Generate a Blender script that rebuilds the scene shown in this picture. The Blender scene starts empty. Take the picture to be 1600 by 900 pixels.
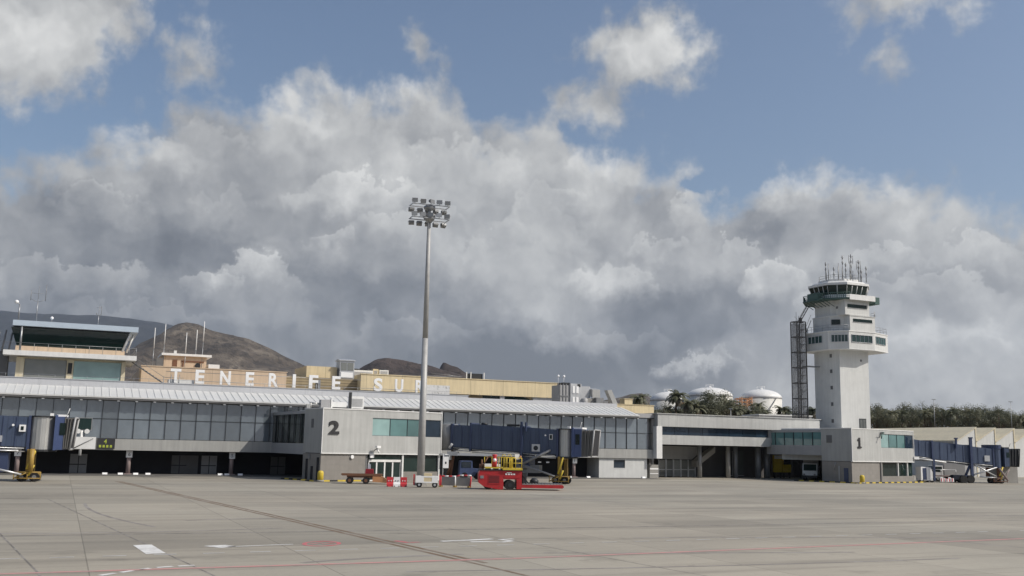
import bpy, bmesh, math, random
from mathutils import Vector, Matrix
random.seed(7)
R = math.radians
SC = bpy.context.scene
COL = SC.collection

# ------------------------------------------------------------------ camera
cam = bpy.data.cameras.new("camera"); cam.sensor_width = 36.0; cam.lens = 34.875
cam.clip_start = 0.5; cam.clip_end = 60000
co = bpy.data.objects.new("camera", cam); COL.objects.link(co)
co.matrix_world = (Matrix.Translation((0, 0, 4.2)) @ Matrix.Rotation(R(90 + 9.088), 4, 'X')
                   @ Matrix.Rotation(R(1.146), 4, 'Z'))
SC.camera = co

# ------------------------------------------------------------------ light
SUN_EL, SUN_AZ = 42.0, 106.0            # azimuth clockwise from +Y
w = bpy.data.worlds.new("World"); SC.world = w; w.use_nodes = True
SC.view_settings.view_transform = 'Standard'; SC.view_settings.look = 'None'
SC.view_settings.exposure = 0.0; SC.view_settings.gamma = 1.0
sl = bpy.data.lights.new("sun", 'SUN'); sl.energy = 3.7; sl.angle = R(0.5); sl.color = (1.0, 0.945, 0.86)
so = bpy.data.objects.new("sun", sl); COL.objects.link(so)
sd = Vector((math.sin(R(SUN_AZ)) * math.cos(R(SUN_EL)), math.cos(R(SUN_AZ)) * math.cos(R(SUN_EL)), math.sin(R(SUN_EL))))
so.rotation_euler = sd.to_track_quat('Z', 'Y').to_euler(); so.location = (60, -60, 80)


class NG:
    """tiny node-expression helper"""
    def __init__(self, nt): self.nt = nt
    def new(self, t, **k):
        n = self.nt.nodes.new(t)
        for a, b in k.items(): setattr(n, a, b)
        return n
    def put(self, sock, v):
        if isinstance(v, bpy.types.NodeSocket): self.nt.links.new(v, sock)
        elif v is not None: sock.default_value = v
    def m(self, op, a, b=None, c=None, clamp=False):
        n = self.new('ShaderNodeMath', operation=op); n.use_clamp = clamp
        self.put(n.inputs[0], a); self.put(n.inputs[1], b)
        if c is not None: self.put(n.inputs[2], c)
        return n.outputs[0]
    def v(self, op, a, b=None, scale=None):
        n = self.new('ShaderNodeVectorMath', operation=op)
        self.put(n.inputs[0], a); self.put(n.inputs[1], b)
        if scale is not None: self.put(n.inputs['Scale'], scale)
        return n.outputs['Value'] if op in ('LENGTH', 'DOT_PRODUCT', 'DISTANCE') else n.outputs[0]
    def xyz(self, a):
        n = self.new('ShaderNodeSeparateXYZ'); self.put(n.inputs[0], a); return n.outputs
    def cxyz(self, a, b, c):
        n = self.new('ShaderNodeCombineXYZ')
        for i, q in enumerate((a, b, c)): self.put(n.inputs[i], q)
        return n.outputs[0]
    def noise(self, vec, scale=1.0, detail=4.0, rough=0.5, dist=0.0, color=False):
        n = self.new('ShaderNodeTexNoise'); self.put(n.inputs['Vector'], vec)
        n.inputs['Scale'].default_value = scale; n.inputs['Detail'].default_value = detail
        n.inputs['Roughness'].default_value = rough; n.inputs['Distortion'].default_value = dist
        return n.outputs['Color'] if color else n.outputs[0]
    def noise2(self, vec, scale=1.0, detail=4.0, rough=0.5, color=False):
        n = self.new('ShaderNodeTexNoise', noise_dimensions='2D'); self.put(n.inputs['Vector'], vec)
        n.inputs['Scale'].default_value = scale; n.inputs['Detail'].default_value = detail
        n.inputs['Roughness'].default_value = rough
        return n.outputs['Color'] if color else n.outputs[0]
    def sm(self, x, a, b, lo=0.0, hi=1.0, kind='SMOOTHSTEP'):
        n = self.new('ShaderNodeMapRange', interpolation_type=kind)
        self.put(n.inputs[0], x); self.put(n.inputs[1], a); self.put(n.inputs[2], b)
        self.put(n.inputs[3], lo); self.put(n.inputs[4], hi); return n.outputs[0]
    def ramp(self, f, stops):
        n = self.new('ShaderNodeValToRGB'); self.put(n.inputs[0], f)
        e = n.color_ramp.elements
        while len(e) < len(stops): e.new(0.5)
        for i, (p, c) in enumerate(stops): e[i].position = p; e[i].color = (*c, 1)
        return n.outputs[0]
    def mix(self, f, a, b, mode='MIX'):
        n = self.new('ShaderNodeMix', data_type='RGBA', blend_type=mode)
        self.put(n.inputs[0], f)
        self.put(n.inputs[6], (*a, 1) if isinstance(a, tuple) else a)
        self.put(n.inputs[7], (*b, 1) if isinstance(b, tuple) else b)
        return n.outputs[2]


# ---- sky: Nishita sky with procedural cumulus (angles in degrees of azimuth / elevation)
CLOUD_TOP = [(-60, 16), (-40, 15), (-28.13, 13.67), (-26.37, 14.48), (-24.86, 15.13), (-23.02, 16.29), (-21.07, 16.88),
             (-19.5, 18.4), (-17.44, 18.9), (-15.99, 18.69), (-14.21, 19.22), (-12.44, 20.36), (-9.45, 20.5),
             (-7.54, 20.1), (-5.66, 20.98), (-3.73, 20.6), (-2.14, 19.28), (-0.2, 18.79), (1.71, 19.3), (3.27, 17.38),
             (5.18, 17.13), (7.83, 16.45), (10.44, 16.2), (12.25, 14.2), (13.52, 14.3), (14.8, 15.78), (16.93, 15.91),
             (20.01, 15.36), (23.3, 14.66), (25.8, 13.97), (27.89, 13.18), (40, 13), (60, 15)]
LONE = [(-27.9, 23.8, 6.0, 6.6, 1.9), (-23.6, 25.4, 3.0, 3.0, 1.3), (7.6, 22.6, 3.9, 2.3, 1.0), (4.6, 19.6, 2.2, 1.9, .6),
        (23.0, 23.9, 3.4, 1.4, .42), (27.2, 24.8, 2.6, 1.0, .30), (-18.6, 21.0, 1.5, 1.8, .36), (-5.9, 22.3, .9, .9, .36),
        (21.0, 21.0, 1.0, .8, .25)]


SHADE = [(-20.27, 10.75, 12.01, 4.09, -0.5), (-24.6, 12.2, 5.77, 2.16, -0.15), (-9.63, 8.59, 7.21, 3.6, -0.5), (-16.45, 9.65, 7.21, 1.73, -0.2),
         (9.63, 7.33, 9.61, 4.33, -0.48), (16.41, 9.75, 5.77, 3.36, -0.18), (14.73, 12.66, 3.84, 2.16, -0.3), (-2.87, 4.6, 18.26, 3.36, -0.55),
         (-24.09, 6.15, 13.46, 3.36, -0.6), (5.99, 3.66, 14.42, 2.4, -0.5), (-17.65, 17.12, 2.4, 2.64, -0.18), (24.64, 9.42, 6.25, 2.88, -0.1),
         (-17.81, 4.44, 14.42, 2.4, -0.3), (19.09, 8.27, 2.88, 2.88, -0.1), (-1.69, 16.77, 4.33, 1.92, -0.12), (-14.15, 18.17, 4.57, 2.64, 0.32),
         (-9.38, 19.09, 5.29, 2.88, 0.36), (-6.33, 18.39, 4.33, 3.36, 0.25), (-8.79, 14.46, 3.08, 1.83, 0.5), (-5.95, 16.61, 0.96, 0.43, 0.5),
         (-21.99, 15.74, 2.88, 1.73, 0.3), (-1.62, 13.85, 7.21, 3.84, 0.2), (3.68, 14.66, 6.73, 3.84, 0.16), (7.45, 16.09, 5.77, 1.92, 0.26),
         (16.55, 14.88, 5.29, 1.73, 0.55), (18.95, 14.22, 3.84, 2.4, 0.35), (15.54, 9.42, 2.6, 1.92, 0.5), (5.22, 9.82, 2.88, 1.35, 0.4),
         (11.43, 12.94, 1.35, 2.4, 0.4), (1.09, 10.96, 2.88, 3.84, 0.26), (10.51, 4.79, 3.08, 0.72, 0.6), (22.89, 12.92, 7.69, 2.4, 0.22),
         (7.84, 22.64, 4.81, 2.64, 0.35), (-26.35, 20.88, 6.25, 4.33, 0.35), (-14.72, 10.01, 2.31, 0.96, 0.4), (-25.79, 8.03, 3.84, 1.25, 0.14),
         (23.45, 4.06, 9.13, 4.33, 0.24), (-5.73, 12.61, 3.17, 1.54, 0.2), (23.25, 6.43, 4.81, 1.63, 0.16), (24.01, 22.63, 4.33, 1.73, 0.3),
         (2.26, 8.02, 2.88, 4.33, 0.1), (21.49, 10.61, 3.84, 1.92, 0.12),]
SHADE += [(-2.94, 7.17, 7.21, 2.4, -0.35), (10.72, 7.33, 7.21, 2.4, -0.3), (-8.86, 7.71, 5.29, 2.4, -0.2), (0.82, 5.04, 12.5, 2.4, -0.25),
         (-20.53, 9.86, 8.17, 1.92, -0.12),]
HEADS = [(-12.66, 17.78, 4.44, 2.77, 0.65), (-8.23, 18.64, 3.51, 2.4, 0.65), (-4.41, 18.3, 2.77, 2.77, 0.45), (-21.73, 14.65, 3.33, 2.22, 0.6),
         (-18.17, 14.62, 3.7, 2.59, 0.35), (-3.15, 14.53, 4.81, 3.33, 0.55), (5.95, 14.66, 4.81, 2.77, 0.55), (11.13, 12.69, 1.55, 2.29, 0.65),
         (1.09, 11.14, 2.96, 3.14, 0.6), (-8.74, 13.38, 3.7, 2.22, 0.85), (-1.51, 9.79, 4.07, 2.22, 0.4), (16.52, 13.72, 3.51, 2.22, 0.8),
         (19.61, 13.55, 3.14, 2.14, 0.7), (23.19, 12.39, 4.44, 2.29, 0.55), (-6.8, 11.28, 3.7, 2.03, 0.5), (-14.65, 8.87, 2.59, 1.55, 0.6),
         (-24.26, 8.17, 4.07, 1.55, 0.45), (5.23, 8.97, 3.14, 1.48, 0.65), (15.42, 8.89, 2.22, 1.7, 0.8), (19.73, 7.55, 3.51, 1.85, 0.55),
         (23.95, 8.1, 2.96, 1.63, 0.55), (-17.04, 8.19, 1.85, 1.11, 0.5), (10.51, 4.36, 2.77, 0.74, 0.42), (23.76, 4.05, 5.91, 2.22, 0.4),
         (-5.12, 6.01, 4.44, 1.11, 0.24), (4.88, 5.84, 4.44, 1.04, 0.24), (-20.27, 6.4, 4.44, 0.96, 0.22), (2.18, 13.55, 2.03, 1.48, 0.5),
         (-4.22, 12.3, 1.85, 1.33, 0.45), (8.56, 10.98, 2.22, 1.26, 0.45), (13.27, 10.91, 1.48, 1.11, 0.45), (-10.47, 11.1, 1.7, 1.04, 0.55),
         (-16.64, 12.65, 2.22, 1.33, 0.3), (-23.31, 12.0, 2.22, 1.26, 0.3), (25.92, 10.35, 2.22, 1.48, 0.5), (21.47, 9.92, 2.03, 1.26, 0.45),
         (-0.44, 12.03, 1.48, 1.33, 0.45), (-12.39, 12.97, 1.63, 1.48, 0.35),]
RENTS = [(-11.86, 13.19, 1.48, 1.85, 1.1), (11.16, 15.1, 1.66, 0.81, 1.3), (4.84, 11.54, 2.22, 0.96, 0.8), (-9.26, 16.6, 1.85, 0.81, 0.9),]


def build_sky():
    nt = w.node_tree; nt.nodes.clear(); g = NG(nt)
    out = g.new('ShaderNodeOutputWorld')
    sky = g.new('ShaderNodeTexSky', sky_type='NISHITA'); sky.sun_disc = False
    sky.sun_elevation = R(SUN_EL); sky.sun_rotation = R(SUN_AZ)
    sky.air_density = 1.0; sky.dust_density = 2.5; sky.ozone_density = 1.5
    b1 = g.new('ShaderNodeBackground'); b1.inputs[1].default_value = 0.115
    g.put(b1.inputs[0], sky.outputs[0])
    d = g.new('ShaderNodeTexCoord').outputs['Generated']
    x, y, z = g.xyz(g.v('NORMALIZE', d))
    az = g.m('MULTIPLY', g.m('ARCTAN2', x, y), 180 / math.pi)
    el = g.m('MULTIPLY', g.m('ARCSINE', z), 180 / math.pi)
    P = g.cxyz(az, el, 0.0)
    w1 = g.v('SUBTRACT', g.noise2(P, .14, 1, .5, True), (.5, .5, .5))
    w2 = g.v('SUBTRACT', g.noise2(P, .55, 5, .58, True), (.5, .5, .5))
    Pa = g.v('ADD', P, g.v('SCALE', w1, None, 1.4))
    Pw = g.v('MULTIPLY', g.v('ADD', Pa, g.v('SCALE', w2, None, 2.0)), (1, 1, 0))
    ax, ay, _ = g.xyz(Pw)
    fc = g.new('ShaderNodeFloatCurve'); c = fc.mapping.curves[0]
    pts = [((a + 60) / 120, e / 30) for a, e in CLOUD_TOP]
    c.points[0].location = pts[0]; c.points[1].location = pts[-1]
    for p in pts[1:-1]: c.points.new(*p)
    fc.mapping.update()
    g.put(fc.inputs['Value'], g.m('DIVIDE', g.m('ADD', ax, 60.0), 120.0, None, True))
    top = g.m('MULTIPLY', fc.outputs[0], 30.0)
    def fbm(scale, det, rough, off):
        return g.noise2(g.v('ADD', Pa, off), scale, det, rough)
    def puffs(off, sc, det):
        n = g.new('ShaderNodeTexVoronoi', feature='SMOOTH_F1', voronoi_dimensions='2D')
        n.inputs['Scale'].default_value = sc; n.inputs['Detail'].default_value = det
        n.inputs['Roughness'].default_value = .5; n.inputs['Smoothness'].default_value = .55; n.inputs['Lacunarity'].default_value = 2.3
        g.put(n.inputs['Vector'], g.v('ADD', g.v('ADD', Pa, g.v('SCALE', w2, None, 1.5)), off)); return n.outputs['Distance']
    big = puffs((.9, 1.2, 0), .15, 3); big_s = puffs((0, 0, 0), .15, 3)
    mid = fbm(.5, 5, .55, (9, 3, 0)); mid_s = fbm(.5, 5, .55, (9.4, 3.45, 0))
    fb = g.m('SUBTRACT', mid, .5)
    dens = g.m('DIVIDE', g.m('SUBTRACT', top, ay), 2.3)
    for (a, e, ra, re, wt) in LONE:
        q = g.v('LENGTH', g.v('MULTIPLY', g.v('SUBTRACT', Pw, (a, e, 0)), (1 / ra, 1 / re, 0)))
        dens = g.m('MAXIMUM', dens, g.m('MULTIPLY', g.m('SUBTRACT', 1.1, q), 1.6 * wt))
    dens = g.m('ADD', dens, g.m('MULTIPLY', fb, 1.9))
    # faint blue rents inside the bank
    for (a, e, ra, re, wt) in RENTS:
        q = g.v('LENGTH', g.v('MULTIPLY', g.v('SUBTRACT', Pw, (a, e, 0)), (1 / ra, 1 / re, 0)))
        dens = g.m('SUBTRACT', dens, g.m('MULTIPLY', g.sm(q, 1.0, 0.0), wt))
    # scattered cloud for the rest of the sky
    gen = g.m('MULTIPLY', g.m('SUBTRACT', g.noise(d, 3.0, 5, .6), .56), 6.0)
    away = g.m('MAXIMUM', g.sm(g.m('ABSOLUTE', az), 45.0, 70.0), g.sm(el, 30.0, 42.0))
    gen = g.m('ADD', gen, g.sm(el, 20.0, 2.0, 0.0, 1.3))  # extra low cloud, added out of view for the glass to reflect
    dens = g.m('ADD', g.m('MULTIPLY', dens, g.m('SUBTRACT', 1.0, away)), g.m('MULTIPLY', gen, away))
    alpha = g.sm(dens, -.25, .85)
    # brightness of the cloud: broad masses, then billows lit from the upper right
    Ps = g.v('MULTIPLY', g.v('ADD', Pa, g.v('SCALE', w2, None, 3.0)), (1, 1, 0))
    B = g.m('MULTIPLY', g.m('SUBTRACT', big, big_s), RELIEF[0])
    B = g.m('ADD', B, g.m('MULTIPLY', g.m('SUBTRACT', mid, mid_s), RELIEF[1]))
    B = g.m('ADD', B, g.m('MULTIPLY', fb, RELIEF[2]))
    for (a, e, ra, re, dl) in SHADE:
        q = g.v('LENGTH', g.v('MULTIPLY', g.v('SUBTRACT', Ps, (a, e, 0)), (1 / ra, 1 / re, 0)))
        B = g.m('ADD', B, g.m('MULTIPLY', g.sm(q, 1.0, 0.0), dl))
    B = g.m('ADD', g.m('MULTIPLY', B, .80), .62)
    # single cumulus heads: crisp lit crowns that fade into the grey below
    w3 = g.v('SUBTRACT', g.noise2(P, 1.7, 4, .6, True), (.5, .5, .5))
    Ph = g.v('MULTIPLY', g.v('ADD', g.v('ADD', Pa, g.v('SCALE', w2, None, 3.0)), g.v('SCALE', w3, None, .9)), (1, 1, 0))
    tex = g.m('ADD', g.m('MULTIPLY', g.m('SUBTRACT', mid, mid_s), .18), g.m('MULTIPLY', g.m('SUBTRACT', big, big_s), .35))
    for (a, e, ra, re, k) in HEADS:
        v = g.v('MULTIPLY', g.v('SUBTRACT', Ph, (a, e, 0)), (1 / ra, 1 / re, 0))
        q = g.v('LENGTH', v); up = g.xyz(v)[1]
        mk = g.m('MULTIPLY', g.m('MULTIPLY', g.sm(q, 1.03, .88), g.sm(up, -1.0, .25)), k)
        val = g.m('ADD', g.m('ADD', g.m('MULTIPLY', up, .40), .62), tex)
        B = g.m('ADD', B, g.m('MULTIPLY', mk, g.m('SUBTRACT', val, B)))
    colr = g.ramp(B, [(0.0, (.152, .163, .182)), (.25, (.235, .246, .265)), (.55, (.395, .402, .410)), (.80, (.57, .575, .570)), (1.0, (.76, .76, .745))])
    b2 = g.new('ShaderNodeBackground'); dim = g.m('SUBTRACT', 1.0, g.m('MULTIPLY', away, .38)); g.put(b2.inputs[0], g.mix(1.0, colr, g.cxyz(dim, dim, dim), 'MULTIPLY')); b2.inputs[1].default_value = 1.0  # clouds out of view darkened to cut fill light on shaded walls
    mx = g.new('ShaderNodeMixShader'); g.put(mx.inputs[0], g.m('MULTIPLY', alpha, .97))
    nt.links.new(b1.outputs[0], mx.inputs[1]); nt.links.new(b2.outputs[0], mx.inputs[2])
    nt.links.new(mx.outputs[0], out.inputs[0])
    w.cycles.sampling_method = 'MANUAL'; w.cycles.sample_map_resolution = 512


RELIEF = (.55, .15, .07)
build_sky()


# ------------------------------------------------------------------ helpers
def tag(o, label=None, cat=None, group=None, kind=None):
    if label: o['label'] = label
    if cat: o['category'] = cat
    if group: o['group'] = group
    if kind: o['kind'] = kind
    return o


def thing(name, label, cat, loc=(0, 0, 0), rz=0.0, group=None):
    o = bpy.data.objects.new(name, None); COL.objects.link(o)
    o.empty_display_size = .3
    o.location = loc if len(loc) == 3 else (loc[0], loc[1], 0); o.rotation_euler = (0, 0, R(rz))
    return tag(o, label, cat, group)


class MB:
    """collects boxes, prisms and tubes and links them as ONE mesh object"""
    def __init__(self): self.v = []; self.f = []; self.mi = []; self.sm = []
    def add(self, vs, fs, mi=0, smooth=False):
        b = len(self.v); self.v += [tuple(p) for p in vs]
        for f in fs: self.f.append([b + i for i in f]); self.mi.append(mi); self.sm.append(smooth)
        return self
    def box(self, x0, x1, y0, y1, z0, z1, mi=0):
        vs = [(x0, y0, z0), (x1, y0, z0), (x1, y1, z0), (x0, y1, z0), (x0, y0, z1), (x1, y0, z1), (x1, y1, z1), (x0, y1, z1)]
        return self.add(vs, [(0, 3, 2, 1), (4, 5, 6, 7), (0, 1, 5, 4), (1, 2, 6, 5), (2, 3, 7, 6), (3, 0, 4, 7)], mi)
    def hexa(self, lo, hi, mi=0):           # eight corners: four below, four above
        return self.add(list(lo) + list(hi), [(0, 3, 2, 1), (4, 5, 6, 7), (0, 1, 5, 4), (1, 2, 6, 5), (2, 3, 7, 6), (3, 0, 4, 7)], mi)
    def prism(self, poly, z0, z1, mi=0, poly_top=None):      # polygon in x, y raised in z
        n = len(poly); t = poly_top or poly
        vs = [(p[0], p[1], z0) for p in poly] + [(p[0], p[1], z1) for p in t]
        fs = [tuple(reversed(range(n))), tuple(range(n, 2 * n))] + [(i, (i + 1) % n, n + (i + 1) % n, n + i) for i in range(n)]
        return self.add(vs, fs, mi)
    def side(self, poly, y0, y1, mi=0):      # polygon in x, z pushed through y
        n = len(poly)
        vs = [(p[0], y0, p[1]) for p in poly] + [(p[0], y1, p[1]) for p in poly]
        fs = [tuple(range(n)), tuple(reversed(range(n, 2 * n)))] + [(i, n + i, n + (i + 1) % n, (i + 1) % n) for i in range(n)]
        return self.add(vs, fs, mi)
    def prof(self, poly, x0, x1, mi=0):      # polygon in y, z pushed through x
        n = len(poly)
        vs = [(x0, p[0], p[1]) for p in poly] + [(x1, p[0], p[1]) for p in poly]
        fs = [tuple(reversed(range(n))), tuple(range(n, 2 * n))] + [(i, (i + 1) % n, n + (i + 1) % n, n + i) for i in range(n)]
        return self.add(vs, fs, mi)
    def tube(self, a, b, r, r2=None, n=8, mi=0, smooth=True):
        a = Vector(a); b = Vector(b); r2 = r if r2 is None else r2; d = (b - a).normalized()
        u = d.cross(Vector((0, 0, 1)) if abs(d.z) < .9 else Vector((1, 0, 0))).normalized(); q = d.cross(u)
        vs = []
        for c, rr in ((a, r), (b, r2)):
            for i in range(n):
                t = 2 * math.pi * i / n; vs.append(c + u * (rr * math.cos(t)) + q * (rr * math.sin(t)))
        bidx = len(self.v)
        self.add(vs, [(i, (i + 1) % n, n + (i + 1) % n, n + i) for i in range(n)], mi, smooth)
        for f in (tuple(reversed(range(n))), tuple(range(n, 2 * n))):
            self.f.append([bidx + i for i in f]); self.mi.append(mi); self.sm.append(False)
        return self
    def path(self, pts, r, n=6, mi=0):
        for a, b in zip(pts, pts[1:]): self.tube(a, b, r, None, n, mi)
        return self
    def lathe(self, prof, c=(0, 0, 0), n=24, mi=0, smooth=True):   # list of (radius, z)
        vs = []; m = len(prof)
        for r, z in prof:
            for i in range(n):
                t = 2 * math.pi * i / n; vs.append((c[0] + r * math.cos(t), c[1] + r * math.sin(t), c[2] + z))
        fs = [(k * n + i, k * n + (i + 1) % n, (k + 1) * n + (i + 1) % n, (k + 1) * n + i) for k in range(m - 1) for i in range(n)]
        self.add(vs, fs, mi, smooth)
        b = len(self.v) - m * n
        self.f.append([b + i for i in reversed(range(n))]); self.mi.append(mi); self.sm.append(False)
        self.f.append([b + (m - 1) * n + i for i in range(n)]); self.mi.append(mi); self.sm.append(False)
        return self
    def wheel(self, c, r, wd, axis='y', n=16, mi=0):
        d = Vector((0, wd / 2, 0)) if axis == 'y' else Vector((wd / 2, 0, 0))
        return self.tube(Vector(c) - d, Vector(c) + d, r, None, n, mi, False)
    def build(self, name, mats, parent=None, label=None):
        me = bpy.data.meshes.new(name); me.from_pydata(self.v, [], self.f)
        for m_ in (mats if isinstance(mats, (list, tuple)) else [mats]): me.materials.append(m_)
        me.polygons.foreach_set('material_index', self.mi); me.polygons.foreach_set('use_smooth', self.sm)
        me.update()
        o = bpy.data.objects.new(name, me); COL.objects.link(o)
        if parent is not None: o.parent = parent
        if label: o['label'] = label
        return o


def dup(root, loc=None, rz=None, label=None, scale=None):
    def kids(o): return [c for c in COL.objects if c.parent == o]
    r = root.copy(); COL.objects.link(r)
    if loc is not None: r.location = loc
    if rz is not None: r.rotation_euler = (0, 0, R(rz))
    if scale is not None: r.scale = scale if isinstance(scale, tuple) else (scale,) * 3
    if label: r['label'] = label
    for ch in list(root.children):
        c = ch.copy(); COL.objects.link(c); c.parent = r
        for gch in list(ch.children):
            q = gch.copy(); COL.objects.link(q); q.parent = c
    return r


def dpart(o, parent, loc, rz=None):           # a copy of one part
    c = o.copy(); COL.objects.link(c); c.parent = parent; c.location = loc
    if rz is not None: c.rotation_euler = (0, 0, rz)
    return c


# ------------------------------------------------------------------ materials
def mat(name, col, rough=.6, metal=0.0, ior=1.45, wear=.12, wscale=.6, streak=0.0, lines=None, line_dark=.55, bump=0.0, dirt=None):
    """painted / metal / plaster surface with uneven tone; lines = (dx, dz, half width) panel joints in metres"""
    m = bpy.data.materials.new(name); m.use_nodes = True; nt = m.node_tree; g = NG(nt)
    p = nt.nodes['Principled BSDF']
    p.inputs['Roughness'].default_value = rough; p.inputs['Metallic'].default_value = metal; p.inputs['IOR'].default_value = ior
    oc = g.new('ShaderNodeTexCoord').outputs['Object']
    n1 = g.noise(oc, wscale, 5, .6)
    k = g.sm(n1, .25, .75, 1 - wear, 1 + wear * .6, 'LINEAR')
    if streak:
        st = g.noise(g.v('MULTIPLY', oc, (1.6, 1.6, .12)), 1.5, 4, .6)
        k = g.m('MULTIPLY', k, g.sm(st, .35, .75, 1.0, 1 - streak, 'LINEAR'))
    c = g.mix(1.0, col, g.cxyz(k, k, k), 'MULTIPLY')
    if dirt:
        dn = g.sm(g.noise(oc, dirt[1], 6, .65), .52, .72)
        c = g.mix(g.m('MULTIPLY', dn, dirt[2]), c, dirt[0])
    if lines:
        X, Y, Z = g.xyz(oc); t = None
        for ax, stp in ((g.m('ADD', X, 0.0), lines[0]), (Z, lines[1])):
            if not stp: continue
            fr = g.m('ABSOLUTE', g.m('SUBTRACT', g.m('FRACT', g.m('DIVIDE', ax, stp)), .5))
            ln = g.m('GREATER_THAN', fr, .5 - lines[2] / stp)
            t = ln if t is None else g.m('MAXIMUM', t, ln)
        c = g.mix(g.m('MULTIPLY', t, line_dark), c, tuple(v * .3 for v in col))
        cell = g.new('ShaderNodeTexWhiteNoise', noise_dimensions='2D')
        g.put(cell.inputs['Vector'], g.cxyz(g.m('FLOOR', g.m('DIVIDE', X, lines[0] or 3.0)), g.m('FLOOR', g.m('DIVIDE', Z, lines[1] or 3.0)), 0))
        kk = g.sm(cell.outputs[0], 0, 1, .95, 1.03, 'LINEAR')
        c = g.mix(1.0, c, g.cxyz(kk, kk, kk), 'MULTIPLY')
    g.put(p.inputs['Base Color'], c)
    g.put(p.inputs['Roughness'], g.sm(n1, .2, .8, max(0, rough - .08), min(1, rough + .08), 'LINEAR'))
    if bump:
        b = g.new('ShaderNodeBump'); b.inputs['Strength'].default_value = bump; b.inputs['Distance'].default_value = .03
        g.put(b.inputs['Height'], g.noise(oc, 12, 5, .6)); g.put(p.inputs['Normal'], b.outputs[0])
    return m


def glass(name, col, ior=1.9, rough=.03, wob=.012, cell=1.8):
    """tinted curtain-wall glass: dark body with a clear reflection that wavers from pane to pane"""
    m = bpy.data.materials.new(name); m.use_nodes = True; nt = m.node_tree; g = NG(nt)
    p = nt.nodes['Principled BSDF']; p.inputs['Roughness'].default_value = rough; p.inputs['IOR'].default_value = ior
    oc = g.new('ShaderNodeTexCoord').outputs['Object']
    oi = g.new('ShaderNodeObjectInfo')
    k = g.sm(oi.outputs['Random'], 0, 1, .62, 1.4, 'LINEAR')
    n = g.noise(oc, .5, 2, .5); k = g.m('MULTIPLY', k, g.sm(n, .3, .7, .85, 1.15, 'LINEAR'))
    g.put(p.inputs['Base Color'], g.mix(1.0, col, g.cxyz(k, k, k), 'MULTIPLY'))
    b = g.new('ShaderNodeBump'); b.inputs['Strength'].default_value = wob * 10; b.inputs['Distance'].default_value = .05
    g.put(b.inputs['Height'], g.noise(oc, .9, 1, .5)); g.put(p.inputs['Normal'], b.outputs[0])
    return m


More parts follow.
